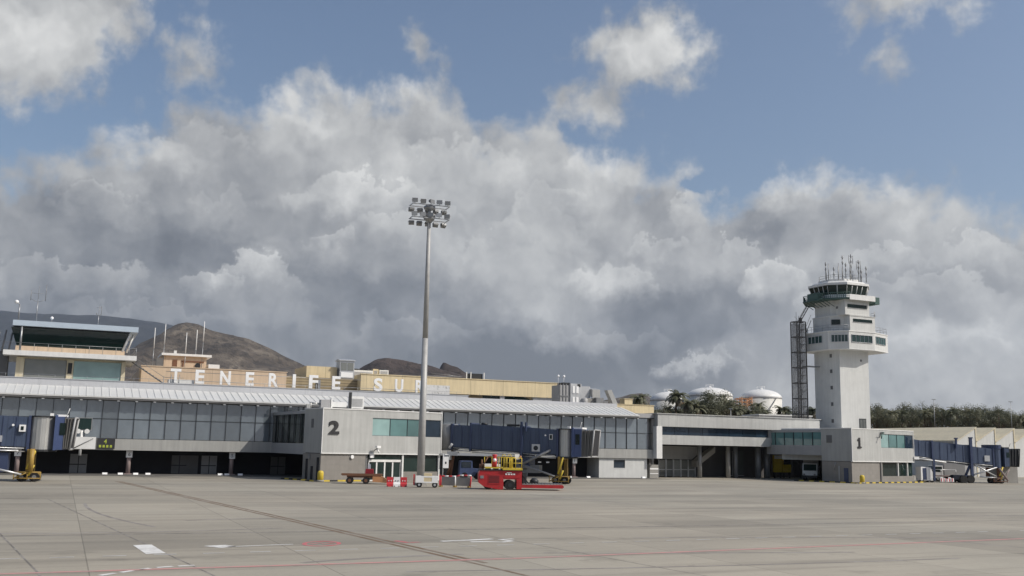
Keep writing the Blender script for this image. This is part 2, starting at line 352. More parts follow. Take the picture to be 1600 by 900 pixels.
M = {
    'white': mat('white_panel', (.455, .46, .445), .45, wear=.09, streak=.18, lines=(1.2, 0, .012), line_dark=.25),
    'white_plain': mat('white_paint', (.74, .74, .72), .5, wear=.08, streak=.12),
    'white_render': mat('white_render', (.62, .625, .605), .8, wear=.09, streak=.13, bump=.1),
    'cream': mat('cream_sheet', (.72, .64, .46), .6, wear=.08, streak=.12, lines=(.9, 0, .02), line_dark=.2),
    'tan': mat('tan_render', (.70, .585, .375), .85, wear=.09, wscale=.3, streak=.20, lines=(5.8, 0, .035), line_dark=.5),
    'tan_dark': mat('tan_slats', (.36, .29, .18), .8, wear=.12, streak=.15, lines=(0, .42, .06), line_dark=.7),
    'peach': mat('peach_render', (.62, .48, .345), .85, wear=.08, wscale=.3, streak=.14, lines=(5.8, 0, .035), line_dark=.4),
    'stone': mat('grey_tile', (.25, .235, .215), .7, wear=.12, streak=.1, lines=(.6, .6, .008), line_dark=.25),
    'grey': mat('grey_panel', (.36, .36, .36), .5, wear=.08, streak=.1),
    'grey_mid': mat('grey_steel', (.24, .245, .25), .45, .3, wear=.15),
    'spandrel': mat('pale_spandrel', (.385, .385, .365), .5, wear=.06, streak=.18, lines=(3.6, 0, .02), line_dark=.3),
    'roof': mat('white_sheet_roof', (.60, .605, .59), .45, wear=.06, streak=.06),
    'parapet': mat('grey_parapet', (.50, .51, .53), .5, wear=.06, streak=.1, lines=(3.6, 0, .02), line_dark=.3),
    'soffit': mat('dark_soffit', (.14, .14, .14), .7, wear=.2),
    'dark': mat('dark_metal', (.025, .027, .03), .5, wear=.25),
    'black': mat('recess_shade_black', (.022, .022, .025), .8, wear=.3),  # black colour stands in for shade inside openings and the undercroft
    'rubber': mat('black_rubber', (.018, .018, .018), .85, wear=.3),
    'mullion': mat('anodised_mullion', (.035, .04, .045), .45, .3, wear=.1),
    'alu': mat('silver_sheet', (.50, .50, .48), .38, .55, wear=.12, lines=(.28, 0, .02), line_dark=.35),
    'alu_plain': mat('silver_frame', (.55, .56, .57), .38, .5, wear=.1),
    'galv': mat('galvanised_steel', (.36, .37, .38), .42, .65, wear=.18, wscale=2.0, streak=.1),
    'blue': mat('navy_sheet', (.064, .088, .145), .42, wear=.14, streak=.14, lines=(.45, 0, .03), line_dark=.35),
    'blue_plain': mat('navy_paint', (.042, .058, .115), .4, wear=.15),
    'blue_light': mat('faded_blue_paint', (.07, .10, .21), .45, wear=.15, streak=.12),
    'green': mat('green_steel', (.055, .105, .092), .55, wear=.15),
    'red': mat('red_paint', (.44, .024, .028), .45, wear=.2, wscale=1.5, streak=.1, dirt=((.10, .04, .03), 1.6, .45)),
    'red_plain': mat('red_plastic', (.55, .04, .05), .5, wear=.12),
    'orange': mat('orange_paint', (.50, .24, .11), .5, wear=.15, dirt=((.12, .06, .03), 2, .5)),
    'yellow': mat('yellow_paint', (.62, .46, .05), .5, wear=.15, dirt=((.2, .14, .05), 2, .4)),
    'ochre': mat('ochre_paint', (.34, .22, .05), .55, wear=.2, wscale=2, dirt=((.14, .08, .04), 2, .6)),
    'rust': mat('rusty_brown_steel', (.17, .08, .045), .75, wear=.3, wscale=3),
    'wood': mat('worn_deck_boards', (.20, .11, .06), .75, wear=.25, wscale=2, lines=(.18, 0, .015)),
    'teal': glass('teal_glass', (.12, .235, .23), 1.9),
    'teal_pale': glass('teal_glass_reflect', (.22, .33, .32), 1.8),  # lighter base colour paints in the paler reflection of these panes
    'teal_dark': glass('dark_teal_glass', (.028, .062, .060), 1.6),
    'glass': glass('grey_reflective_glass', (.125, .148, .165), 2.7),
    'glass_dark': glass('dark_green_glass', (.010, .022, .020), 1.45),
    'glass_blue': glass('dark_blue_glass', (.016, .028, .045), 1.6),
    'glass_grey': glass('pale_grey_glass', (.20, .21, .20), 1.6),
    'concrete': mat('concrete_block', (.30, .29, .27), .85, wear=.15, bump=.2),
    'sign_white': mat('sign_white', (.86, .86, .85), .45, wear=.05),
    'sign_black': mat('sign_black', (.03, .03, .032), .5, wear=.1),
    'sign_green': mat('sign_yellow_green', (.34, .40, .05), .5, wear=.2),
    'bellows': mat('grey_brown_bellows', (.17, .165, .155), .8, wear=.15),
    'stair_steel': mat('dark_stair_steel', (.10, .095, .09), .6, .2, wear=.2),
    'mast_steel': mat('mast_steel', (.40, .40, .39), .5, .1, wear=.15, wscale=2.0, streak=.1),
    'bark': mat('palm_bark', (.12, .09, .06), .9, wear=.3, wscale=4),
    'lens': glass('lamp_lens', (.20, .21, .22), 1.6),
    'pinkish': mat('weathered_red_grey', (.28, .22, .21), .7, wear=.15),
}


def leaf_mat(name, a, b):
    m = bpy.data.materials.new(name); m.use_nodes = True; g = NG(m.node_tree); p = m.node_tree.nodes['Principled BSDF']
    oi = g.new('ShaderNodeObjectInfo'); oc = g.new('ShaderNodeTexCoord').outputs['Object']
    f = g.m('ADD', g.m('MULTIPLY', g.noise(oc, .9, 3, .6), .75), g.m('MULTIPLY', oi.outputs['Random'], .4))
    g.put(p.inputs['Base Color'], g.mix(g.sm(f, .25, .85), a, b)); p.inputs['Roughness'].default_value = .6
    tb = g.new('ShaderNodeBsdfTranslucent'); cc = p.inputs['Base Color'].links[0].from_socket; m.node_tree.links.new(cc, tb.inputs[0])
    mx = g.new('ShaderNodeMixShader'); mx.inputs[0].default_value = .3
    m.node_tree.links.new(p.outputs[0], mx.inputs[1]); m.node_tree.links.new(tb.outputs[0], mx.inputs[2])
    m.node_tree.links.new(mx.outputs[0], m.node_tree.nodes['Material Output'].inputs[0])
    return m


M['leaf'] = leaf_mat('broad_foliage', (.075, .085, .052), (.17, .17, .105))
M['palm'] = leaf_mat('palm_foliage', (.070, .085, .050), (.18, .18, .108))
M['dry'] = leaf_mat('dry_foliage', (.09, .075, .045), (.16, .13, .08))


# ------------------------------------------------------------------ ground, apron, hills
def hashn(x, y):
    from mathutils import noise
    return noise.fractal(Vector((x, y, 0)), 1.0, 2.0, 5)


def terrain_z(x, y):
    if y < 222: return 0.0
    t = min(1, (y - 222) / 45.0); t = t * t * (3 - 2 * t)
    return 9.0 * t + max(0, y - 300) * .010 + t * hashn(x * .01, y * .01) * (1 + max(0, y - 400) * .002)


def ground_material():
    m = bpy.data.materials.new('ground_soil'); m.use_nodes = True; g = NG(m.node_tree); p = m.node_tree.nodes['Principled BSDF']
    oc = g.new('ShaderNodeTexCoord').outputs['Object']
    n = g.noise(oc, .02, 8, .65); n2 = g.noise(oc, .4, 6, .65)
    c = g.ramp(n, [(.3, (.10, .08, .055)), (.5, (.17, .13, .09)), (.7, (.20, .16, .11))])
    c = g.mix(g.m('MULTIPLY', g.sm(n2, .5, .62), .6), c, (.05, .06, .03))
    g.put(p.inputs['Base Color'], c); p.inputs['Roughness'].default_value = .95
    return m


xs = [-11000, -6000, -3000, -1500, -800, -400] + list(range(-240, 281, 20)) + [400, 800, 1500, 3000, 6000, 11000]
ys = [-11000, -4000, -1000, -300, -80, 0, 60, 120, 170, 200, 222, 230, 240, 250, 260, 270, 300, 340, 400, 500, 700, 1000, 1400, 2000, 3000, 5000, 8000, 11500]
mb = MB(); nx = len(xs)
mb.v = [(x, y, terrain_z(x, y)) for y in ys for x in xs]
for j in range(len(ys) - 1):
    for i in range(nx - 1):
        mb.f.append([j * nx + i, j * nx + i + 1, (j + 1) * nx + i + 1, (j + 1) * nx + i]); mb.mi.append(0); mb.sm.append(True)
tag(mb.build('ground', ground_material()), 'dry brown ground rising behind the airport', 'ground', kind='structure')


def apron_material():
    m = bpy.data.materials.new('apron_concrete'); m.use_nodes = True; g = NG(m.node_tree); p = m.node_tree.nodes['Principled BSDF']
    oc = g.new('ShaderNodeTexCoord').outputs['Object']       # the sheet is turned so that x runs along the terminal
    X, Y, _ = g.xyz(oc)
    wb = g.noise(oc, .05, 3, .5)
    cell = g.new('ShaderNodeTexWhiteNoise', noise_dimensions='2D')
    g.put(cell.inputs['Vector'], g.cxyz(g.m('FLOOR', g.m('DIVIDE', X, 7.5)), g.m('FLOOR', g.m('DIVIDE', Y, 5.0)), 0))
    cell2 = g.new('ShaderNodeTexWhiteNoise', noise_dimensions='2D')
    g.put(cell2.inputs['Vector'], g.cxyz(g.m('FLOOR', g.m('DIVIDE', X, 37.5)), g.m('FLOOR', g.m('DIVIDE', Y, 5.0)), 3))
    k = g.sm(cell.outputs[0], 0, 1, .91, 1.06, 'LINEAR')
    k = g.m('MULTIPLY', k, g.sm(cell2.outputs[0], 0, 1, .88, 1.06, 'LINEAR'))
    big = g.noise(g.v('MULTIPLY', oc, (.35, 1.0, 1)), .10, 6, .6)
    k = g.m('MULTIPLY', k, g.sm(big, .30, .70, .72, 1.12, 'LINEAR'))
    strk = g.noise(g.v('MULTIPLY', oc, (.06, 1.0, 1)), .55, 6, .65)
    k = g.m('MULTIPLY', k, g.sm(strk, .52, .70, 1.0, .72, 'LINEAR'))
    strk2 = g.noise(g.v('ADD', g.v('MULTIPLY', oc, (.05, 1.2, 1)), (40, 7, 0)), .35, 5, .6)
    k = g.m('MULTIPLY', k, g.sm(strk2, .54, .72, 1.0, 1.12, 'LINEAR'))
    fine = g.noise(oc, 3.5, 6, .7)
    k = g.m('MULTIPLY', k, g.sm(fine, .25, .75, .93, 1.06, 'LINEAR'))
    spot = g.m('MAXIMUM', g.sm(g.noise(oc, .9, 3, .6), .64, .76), g.sm(g.noise(oc, .28, 4, .6), .60, .74))
    k = g.m('MULTIPLY', k, g.m('SUBTRACT', 1.0, g.m('MULTIPLY', spot, .22)))
    def joint(a, step, hw):
        fr = g.m('ABSOLUTE', g.m('SUBTRACT', g.m('FRACT', g.m('DIVIDE', a, step)), .5))
        return g.m('GREATER_THAN', fr, .5 - hw / step)
    jn = g.m('MAXIMUM', joint(X, 7.5, .022), joint(Y, 5.0, .022))
    k = g.m('MULTIPLY', k, g.m('SUBTRACT', 1.0, g.m('MULTIPLY', jn, .38)))
    c = g.mix(g.sm(wb, .35, .65), (.346, .314, .254), (.322, .299, .246))
    g.put(p.inputs['Base Color'], g.mix(1.0, c, g.cxyz(k, k, k), 'MULTIPLY'))
    g.put(p.inputs['Roughness'], g.sm(big, .3, .7, .72, .88, 'LINEAR'))
    b = g.new('ShaderNodeBump'); b.inputs['Strength'].default_value = .15; b.inputs['Distance'].default_value = .02
    g.put(b.inputs['Height'], fine); g.put(p.inputs['Normal'], b.outputs[0])
    return m


ap = MB().add([(-230, -120, 0), (260, -120, 0), (260, 112, 0), (-230, 112, 0)], [(0, 1, 2, 3)]).build('apron', apron_material())
ap.location = (0, 95, .006); ap.rotation_euler = (0, 0, R(24))
ap.data.transform(Matrix.Translation((0, 0, 0)))
tag(ap, 'grey concrete aircraft apron in large slabs', 'apron', kind='structure')


def paint(name, col, wearf=.45, sc=1.2):
    m = bpy.data.materials.new(name); m.use_nodes = True; nt = m.node_tree; g = NG(nt); p = nt.nodes['Principled BSDF']
    oc = g.new('ShaderNodeTexCoord').outputs['Object']
    n = g.noise(oc, sc, 7, .7); f = g.sm(n, .42, .62)
    p.inputs['Roughness'].default_value = .8
    g.put(p.inputs['Base Color'], g.mix(g.m('MULTIPLY', f, wearf), col, (.31, .29, .265)))
    return m


PW = paint('worn_white_paint', (.70, .70, .68), .45); PWF = paint('faded_white_paint', (.50, .495, .48), .5)
PR = paint('faded_pink_paint', (.52, .25, .235), .50); PRD = paint('red_marking_paint', (.50, .12, .13), .55)
PB = paint('brown_line_stain', (.165, .110, .065), .40, .6); PJ = paint('tar_joint', (.155, .14, .125), .75, .9)


def strip(mb_, pts, wd, z):
    """flat painted ribbon through points on the ground"""
    P_ = [Vector((*p, 0)) for p in pts]; n = len(P_); vs = []
    for i, p in enumerate(P_):
        d = (P_[min(i + 1, n - 1)] - P_[max(i - 1, 0)]).normalized(); q = Vector((-d.y, d.x, 0)) * wd / 2
        vs += [(p.x - q.x, p.y - q.y, z), (p.x + q.x, p.y + q.y, z)]
    return mb_.add(vs, [(2 * i, 2 * i + 2, 2 * i + 3, 2 * i + 1) for i in range(n - 1)])


def mark(name, m, mb_, label):
    tag(mb_.build(name, m), label, 'painted line', kind='structure')


mb = MB()
for p, q in (((-39.3, 101.2), (-1.2, 37.1)), ((-38.95, 101.4), (-.75, 37.2))):
    strip(mb, [p, ((p[0] * 2 + q[0]) / 3, (p[1] * 2 + q[1]) / 3), ((p[0] + q[0] * 2) / 3 + .1, (p[1] + q[1] * 2) / 3), q], .21, .012)
strip(mb, [(-1.2, 37.1), (3.4, 29.0), (8, 20)], .16, .012)
mark('taxi_line', PB, mb, 'brown stained double taxi line running away across the apron')
mb = MB()
d24 = (math.cos(R(23.7)), math.sin(R(23.7)))
strip(mb, [(-21.6 - 40 * d24[0], 43.5 - 40 * d24[1]), (-21.6, 43.5), (0.2, 52.6), (34.7, 68.1), (34.7 + 60 * d24[0], 68.1 + 60 * d24[1])], .22, .010)
strip(mb, [(-22.6, 45.3), (-14.7, 32.2), (-9, 22)], .07, .010)
strip(mb, [(-31.7, 69.9), (-19.5, 49.5), (-9.2, 32.3), (-2, 20)], .07, .010)
strip(mb, [(-3, 52), (6, 36), (12, 26)], .05, .010)
mark('slab_joint', PJ, mb, 'dark sealed joint between apron slabs')
mb = MB()
strip(mb, [(-40, 18.5), (-15.6, 31.7), (.2, 38.8), (27.1, 53.0), (60, 70)], .28, .014)
mark('pink_line', PR, mb, 'faded pink boundary line across the near apron')
mb = MB()
p0 = Vector((-24, 32.3)); p1 = Vector((45, 66.0)); L = (p1 - p0).length; d = (p1 - p0) / L; t = 0
while t < L:
    a = p0 + d * t; b = p0 + d * (t + .8); strip(mb, [tuple(a), tuple(b)], .17, .014); t += 1.75
mark('dashed_line', PWF, mb, 'faded white dashed line beside the pink line')
mb = MB()
mb.add([(-14.95, 40.85, .014), (-14.35, 41.25, .014), (-12.75, 38.25, .014), (-13.35, 37.85, .014)], [(0, 3, 2, 1)])
mb.add([(-12.2, 41.1, .014), (-11.5, 41.7, .014), (-10.9, 41.2, .014), (-11.3, 40.5, .014)], [(0, 3, 2, 1)])
strip(mb, [(-11.2, 41.0), (-9.3, 42.3), (-8.9, 42.5)], .16, .014)
strip(mb, [(-2.9, 45.1), (-1.7, 45.9), (-.7, 46.7)], .35, .014); strip(mb, [(-1.6, 45.1), (-.9, 45.4), (-.2, 45.3), (0.2, 45.9), (-.3, 46.5), (.3, 46.9)], .3, .014)
for a, b in (((-12.6, 31.8), (-12.35, 32.4)), ((-12.25, 32.6), (-12.05, 33.1)), ((-11.95, 33.4), (-11.75, 33.8)), ((-11.6, 34.0), (-11.2, 34.4)), ((-11.05, 34.5), (-10.6, 34.8))):
    strip(mb, [a, b], .22, .014)
mark('white_marking', PW, mb, 'white painted stand marks and dashes on the near apron')
mb = MB()
for i in range(24):
    t0, t1 = 2 * math.pi * i / 24, 2 * math.pi * (i + 1) / 24
    vs = []
    for t, r in ((t0, .62), (t1, .62), (t1, .80), (t0, .80)): vs.append((-7.8 + r * math.cos(t), 43.0 + r * 1.45 * math.sin(t), .014))
    mb.add(vs, [(3, 2, 1, 0)])
strip(mb, [(-8.2, 42.7), (-7.9, 43.4), (-7.7, 42.8), (-7.4, 43.4)], .2, .014)
strip(mb, [(-4.9, 44.9), (-4.3, 44.2), (-3.8, 44.5)], .3, .014)
mark('red_marking', PRD, mb, 'worn red painted ring and tick on the near apron')


mb = MB()
rv = random.Random(12)
for i in range(26):                       # rubber streaks left by turning wheels
    cx, cy = rv.uniform(-45, 60), rv.uniform(36, 112); a = R(rv.choice([24, 26, 20, -58, 12, 35])); L = rv.uniform(5, 26); bend = rv.uniform(-.12, .12)
    pts = []
    for k in range(7):
        u = (k / 6 - .5) * L; pts.append((cx + u * math.cos(a) - bend * u * u / L * 2 * math.sin(a), cy + u * math.sin(a) + bend * u * u / L * 2 * math.cos(a)))
    strip(mb, pts, rv.uniform(.15, .4), .009 + i * .00002)
mark('tyre_streak', paint('rubber_streak', (.21, .19, .17), .85, .5), mb, 'faint dark tyre streaks across the apron concrete')


# hills -------------------------------------------------------------
def hill_material(name, a, b, c_):
    m = bpy.data.materials.new(name); m.use_nodes = True; g = NG(m.node_tree); p = m.node_tree.nodes['Principled BSDF']
    oc = g.new('ShaderNodeTexCoord').outputs['Object']
    n = g.noise(oc, .012, 9, .68); n2 = g.noise(oc, .05, 6, .7)
    col = g.ramp(n, [(.38, a), (.50, b), (.62, c_)])
    col = g.mix(g.m('MULTIPLY', g.sm(n2, .50, .60), .65), col, tuple(v * .45 for v in a))
    g.put(p.inputs['Base Color'], col); p.inputs['Roughness'].default_value = .95
    b_ = g.new('ShaderNodeBump'); b_.inputs['Strength'].default_value = .9; b_.inputs['Distance'].default_value = 9
    g.put(b_.inputs['Height'], n2); g.put(p.inputs['Normal'], b_.outputs[0])
    return m


def ridge(name, Y, prof, depth, m, label, amp, nxs=140, nys=40, back=None):
    """a hill whose crest follows prof = [(x, z)...] at distance Y and falls away to the front and back"""
    x0, x1 = prof[0][0], prof[-1][0]; mb_ = MB()
    def h(x):
        for (xa, za), (xb, zb) in zip(prof, prof[1:]):
            if xa <= x <= xb:
                t = (x - xa) / (xb - xa); return za + (zb - za) * t
        return 0
    for j in range(nys + 1):
        v = j / nys * 2 - 1                        # -1 front .. 1 back
        for i in range(nxs + 1):
            x = x0 + (x1 - x0) * i / nxs
            f = max(0, 1 - abs(v)) ** .85
            e = hashn(x * 6 / depth, v * 3 + Y * .001) * amp
            gully = abs(hashn(x * 9 / depth + 5, v * 1.2)) * amp * (abs(v) * (1 - abs(v)) * 4)
            hh = h(x + v * depth * .06 * math.sin(x * .01))
            mb_.v.append((x, Y + v * depth, hh * f + (e * (1 if abs(v) > .04 else .35) - gully) * min(1, hh * f / (amp * 3 + 1)) - 2))
    n = nxs + 1
    for j in range(nys):
        for i in range(nxs):
            mb_.f.append([j * n + i, j * n + i + 1, (j + 1) * n + i + 1, (j + 1) * n + i]); mb_.mi.append(0); mb_.sm.append(True)
    return tag(mb_.build(name, m), label, 'hill', kind='structure')


HB = hill_material('dry_volcanic_slope', (.052, .044, .037), (.092, .076, .060), (.170, .145, .115))
HD = hill_material('dark_volcanic_slope', (.034, .027, .025), (.056, .042, .037), (.085, .064, .054))
HF = hill_material('far_mountain_slope', (.014, .019, .024), (.022, .027, .032), (.032, .036, .040))


def pz(Y, tab):
    o = []
    for px_, py_ in tab:
        a = (px_ - 800) / 1550.0; b = (450 - py_) / 1550.0
        c, s_ = math.cos(R(1.146)), math.sin(R(1.146)); a, b = a * c - b * s_, a * s_ + b * c
        p = R(9.088); yy = math.cos(p) - b * math.sin(p); zz = math.sin(p) + b * math.cos(p)
        o.append((a / yy * Y, 4.2 + zz / yy * Y))
    return o


CONE = [(-1600, 0), (-1300, 60), (-1050, 140), (-918, 203), (-898, 238), (-841, 266), (-816, 282), (-787, 289), (-761, 284), (-729, 272), (-688, 261), (-654, 257), (-622, 248),
        (-580, 229), (-533, 207), (-487, 185), (-428, 160), (-303, 132), (-60, 95), (159, 98), (240, 122), (285, 134), (318, 138), (345, 126), (372, 90), (430, 50), (520, 0)]
ridge('hill', 2400, CONE, 620, HB, 'dry brown volcanic cone behind the terminal', 16, 220, 60)
KNOLL = [(-480, 0), (-360, 60), (-292, 103), (-253, 125), (-233, 136), (-223, 144), (-206, 148), (-182, 145), (-156, 140), (-130, 136), (-103, 127), (-74, 119), (-18, 104), (60, 80), (200, 0)]
ridge('knoll', 1640, KNOLL, 300, HD, 'low reddish brown knoll behind the rooftop sign', 7, 120, 40)
ridge('crag', 1900, [(-190, 60), (-139, 140), (-134, 155), (-129, 163), (-119, 160), (-103, 155), (-86, 144), (-45, 131), (20, 100), (90, 60)], 120, HD, 'small dark crag beside the low knoll', 5, 60, 24)
FAR = [(-9000, 600), (-6200, 1190), (-4777, 1155), (-4178, 1143), (-3759, 1139), (-3386, 1105), (-2976, 1030), (-2373, 890), (-1889, 700), (-1408, 560), (-813, 480), (-219, 430), (610, 400), (1300, 340), (2300, 260), (3200, 90), (3800, 0)]
ridge('mountain', 9200, FAR, 2300, HF, 'far slate blue mountainside fading into cloud', 70, 160, 40)


# ------------------------------------------------------------------ terminal concourse (x along the glass front, -y towards the apron)
def txt(name, s_, m, parent, x, z, h, depth, y, bold=.02, label=None, rz=0.0, width=None):
    """letters cut as real slabs, standing on z with their left edge at x"""
    cu = bpy.data.curves.new(name, 'FONT'); cu.body = s_; cu.size = 1.0; cu.extrude = .02; cu.offset = bold
    t = bpy.data.objects.new(name, cu); COL.objects.link(t)
    bpy.context.view_layer.update()
    me = bpy.data.meshes.new_from_object(t.evaluated_get(bpy.context.evaluated_depsgraph_get()))
    bpy.data.objects.remove(t)
    lo = [min(v.co[i] for v in me.vertices) for i in range(3)]; hi = [max(v.co[i] for v in me.vertices) for i in range(3)]
    k = h / (hi[1] - lo[1]); kx = k if width is None else width / (hi[0] - lo[0])
    for v in me.vertices:
        a, b, c = v.co
        v.co = (x + (a - lo[0]) * kx, y - (c - lo[2]) / (hi[2] - lo[2]) * depth, z + (b - lo[1]) * k)
    me.materials.clear(); me.materials.append(m)
    o = bpy.data.objects.new(name, me); COL.objects.link(o)
    if parent is not None: o.parent = parent
    if label: o['label'] = label
    return o


FO, FA = (-45.536, 120.995), 23.5
_c, _s = math.cos(R(FA)), math.sin(R(FA))
def FW(k, d, z=0.0): return (FO[0] + k * _c - d * _s, FO[1] + k * _s + d * _c, z)


term = thing('terminal_concourse', 'long low glazed airport concourse with white ribbed roof and dark open undercroft', 'terminal', (*FO, 0), FA)
X0, X1 = -30.6, 73.4
MB().box(X0, X1, -.12, .45, 2.86, 4.18).build('spandrel_band', M['spandrel'], term)
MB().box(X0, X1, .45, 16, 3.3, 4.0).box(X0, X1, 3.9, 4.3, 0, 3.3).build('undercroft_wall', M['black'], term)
pane = MB().box(.03, 1.77, 0, .05, 4.24, 6.50).box(.03, 1.77, 0, .05, 6.58, 8.74).build('window', M['glass'], term)
mul = MB().box(-.035, .035, -.10, .06, 4.2, 8.78).build('mullion', M['mullion'], term)
n = int((X1 - X0) / 1.8)
for i in range(n):
    x = X0 + i * 1.8 + .2
    if i == 0: pane.location = mul.location = (x, 0, 0); continue
    o = dpart(pane, term, (x, 0, 0), random.uniform(-.004, .004)); dpart(mul, term, (x, 0, 0))
MB().box(X0, X1, -.05, .07, 6.50, 6.58).box(X0, X1, -.05, .07, 4.18, 4.24).box(X0, X1, -.05, .1, 8.74, 8.86).build('transom', M['mullion'], term)
MB().box(X0, X1, .8, 1.0, 4.2, 8.8).build('blind', M['grey'], term)
mb = MB().prof([(-1.1, 9.0), (-1.1, 9.16), (4.2, 10.46), (4.2, 10.3)], X0, 70.2)
x = X0 + .3
while x < 69.9:
    mb.prof([(-1.12, 9.15), (-1.12, 9.21), (4.2, 10.52), (4.2, 10.44)], x, x + .05); x += .86
mb.build('roof', M['roof'], term)
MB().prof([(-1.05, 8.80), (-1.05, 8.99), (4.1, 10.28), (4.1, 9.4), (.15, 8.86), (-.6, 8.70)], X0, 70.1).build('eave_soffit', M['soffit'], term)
ebk = MB().box(0, .28, -1.0, -.5, 8.62, 8.72).build('eave_bracket', M['alu_plain'], term); ebk.location = (X0, 0, 0)
for i in range(1, 50): dpart(ebk, term, (X0 + i * 2.05, 0, 0))
MB().box(X0, 45, 4.2, 4.5, 10.3, 11.28).box(45, 69.4, 4.2, 4.5, 10.3, 11.0).box(X0, 45.1, 4.1, 4.6, 11.28, 11.34).build('parapet', M['parapet'], term)
MB().box(70.2, 73.4, -.1, 4, 8.86, 9.5).build('end_wall', M['grey'], term)
MB().box(69.5, 76.3, 4.8, 5.2, 8, 10.95).box(69.4, 76.4, 4.7, 5.3, 10.95, 11.03).build('end_parapet', M['tan'], term)
MB().box(X0, X1, 5.0, 24, 9.6, 9.9).box(X1 - .4, X1, .1, 16, 4, 9.0).box(X0, X0 + .4, .1, 16, 4, 9.0).build('flat_roof', M['concrete'], term)
for k, q in enumerate((-24.0, -12.1, 0.0, 12.1, 24.2, 36.3, 48.3, 60.4)):
    MB().tube((q, 1.0, 0), (q, 1.0, 2.86), .26, None, 14).box(q - .45, q + .45, .55, 1.45, 0, .12).build('column', M['pinkish'], term)
    sg = MB().box(q - .36, q + .36, .62, .68, 2.0, 2.8).build('column_sign', M['sign_white'], term)
    txt('digit', str(8 - k) if k < 8 else '1', M['grey_mid'], sg, q - .12, 2.18, .42, .01, .615, .01)
tri = MB()
for i in range(56):
    x = X0 + i * 1.8
    tri.tube((x, 4.35, 11.3), (x, 4.35, 11.75), .02, None, 5)
tri.path([(X0, 4.35, 11.75), (44, 4.35, 11.75)], .02, 5)
tri.build('handrail', M['galv'], term)

for i, q in enumerate((-21, -15.5, -6.5, 5.2, 8.8, 17.5, 28.8, 40.5, 52.5)):
    dr = MB().box(q, q + (1.9 if i % 3 else 3.2), 3.84, 3.9, 0, 2.3).build('service_door', M['soffit'] if i % 2 else M['grey_mid'], term)
    MB().box(q + .9, q + 1.0, 3.82, 3.85, .05, 2.25).box(q, q + 1.8, 3.82, 3.85, 1.0, 1.12).build('door_frame', M['dark'], dr)
sr = MB().add([(-60, -5.2, 0), (72.9, -5.2, 0), (72.9, 3.9, 0), (-60, 3.9, 0)], [(0, 1, 2, 3)]).build('service_road', mat('service_road_asphalt', (.115, .110, .102), .85, wear=.25, wscale=.25, dirt=((.20, .19, .17), .5, .6)))
sr.location = (FO[0], FO[1], .018); sr.rotation_euler = (0, 0, R(FA)); tag(sr, 'dark asphalt strip along the foot of the concourse', 'road', kind='structure')

# low white pads beside the columns
pad = tag(MB().prof([(-.2, 0), (.2, 0), (.12, .22), (-.12, .22)], -.28, .28).build('wheel_stop', M['sign_white']), 'low white wheel stop on the ground beside an undercroft column', 'wheel stop', 'white wheel stops along the undercroft')
first = True
for q in (-2.6, -.9, .8, 2.2, 10.6, 11.4, 13.0, 58.9, 61.9, 71.0):
    loc = FW(q, -.3 - random.random() * .5, .008)
    if first: pad.location = loc; pad.rotation_euler = (0, 0, R(FA)); first = False
    else:
        c = pad.copy(); COL.objects.link(c); c.location = loc; c.rotation_euler = (0, 0, R(FA + random.uniform(-9, 9)))

# white ground floor kiosk under the concourse
k = thing('service_kiosk', 'small cream walled ground floor kiosk with one dark window under the concourse', 'kiosk', FW(64.1, .15), FA)
MB().box(0, 2.45, 0, 3.7, 0, 2.84).box(4.35, 8.1, 0, 3.7, 0, 2.84).box(2.45, 4.35, 0, 3.7, 0, 1.42).box(2.45, 4.35, 0, 3.7, 2.6, 2.84).build('wall', M['white_render'], k)
wf = MB().box(2.45, 4.35, .14, .20, 1.42, 2.6).build('window', M['glass_blue'], k)
MB().box(2.38, 4.42, -.03, .02, 1.36, 1.43).build('sill', M['white_plain'], wf)
k = thing('equipment_cabinet', 'brown banded equipment cabinet between the cream kiosk and the white bridge', 'cabinet', FW(72.9, .5), FA)
MB().box(0, 1.5, 0, 1.0, 0, 1.95).build('body', M['concrete'], k)
MB().box(.02, 1.48, -.03, 0, 1.25, 1.45).box(.02, 1.48, -.03, 0, .6, .7).build('band', M['sign_white'], k)

# monitor on a pole and the stand board, both in front of the spandrel by the near jet bridge
k = thing('docking_display', 'grey aircraft docking display on a short white pole before the glazing', 'display', FW(-5.4, -1.2, 2.9), FA)
MB().box(-.95, .95, -.15, .15, 4.1, 5.6).build('housing', M['grey_mid'], k)
MB().box(-.85, .85, -.18, -.152, 4.2, 5.5).build('screen', M['glass_dark'], k)
MB().tube((-.1, 0, 1.2), (-.1, 0, 4.1), .16, None, 10).build('pole', M['white_plain'], k)
MB().tube((-.5, -.3, 4.0), (-.5, .2, 4.0), .28, None, 12).tube((.45, -.3, 4.0), (.45, .2, 4.0), .28, None, 12).build('camera', M['white_plain'], k)
k.location = FW(-5.4, -1.2, 1.0)
k = thing('stair_balcony', 'white sloped balcony box on the spandrel under the docking display', 'balcony', FW(-7.2, -.2), FA)
MB().box(0, 3.3, -1.2, 0, 2.95, 4.35).build('panel', M['white_plain'], k)
MB().tube((1.0, -1.25, 3.05), (3.0, -1.25, 4.2), .05, None, 6).build('handrail', M['grey_mid'], k)
k = thing('stand_board', 'black stand board with yellow green lettering on the spandrel', 'sign', FW(-3.75, -.2), FA)
MB().box(0, 2.0, -.12, 0, 3.0, 4.25).build('panel', M['sign_black'], k)
txt('figure', '4', M['sign_green'], k, .75, 3.62, .5, .02, -.12, .015)
mb = MB()
for i in range(4): mb.box(.25 + i * .4, .5 + i * .4, -.14, -.12, 3.15, 3.45)
mb.build('marking', M['sign_green'], k)

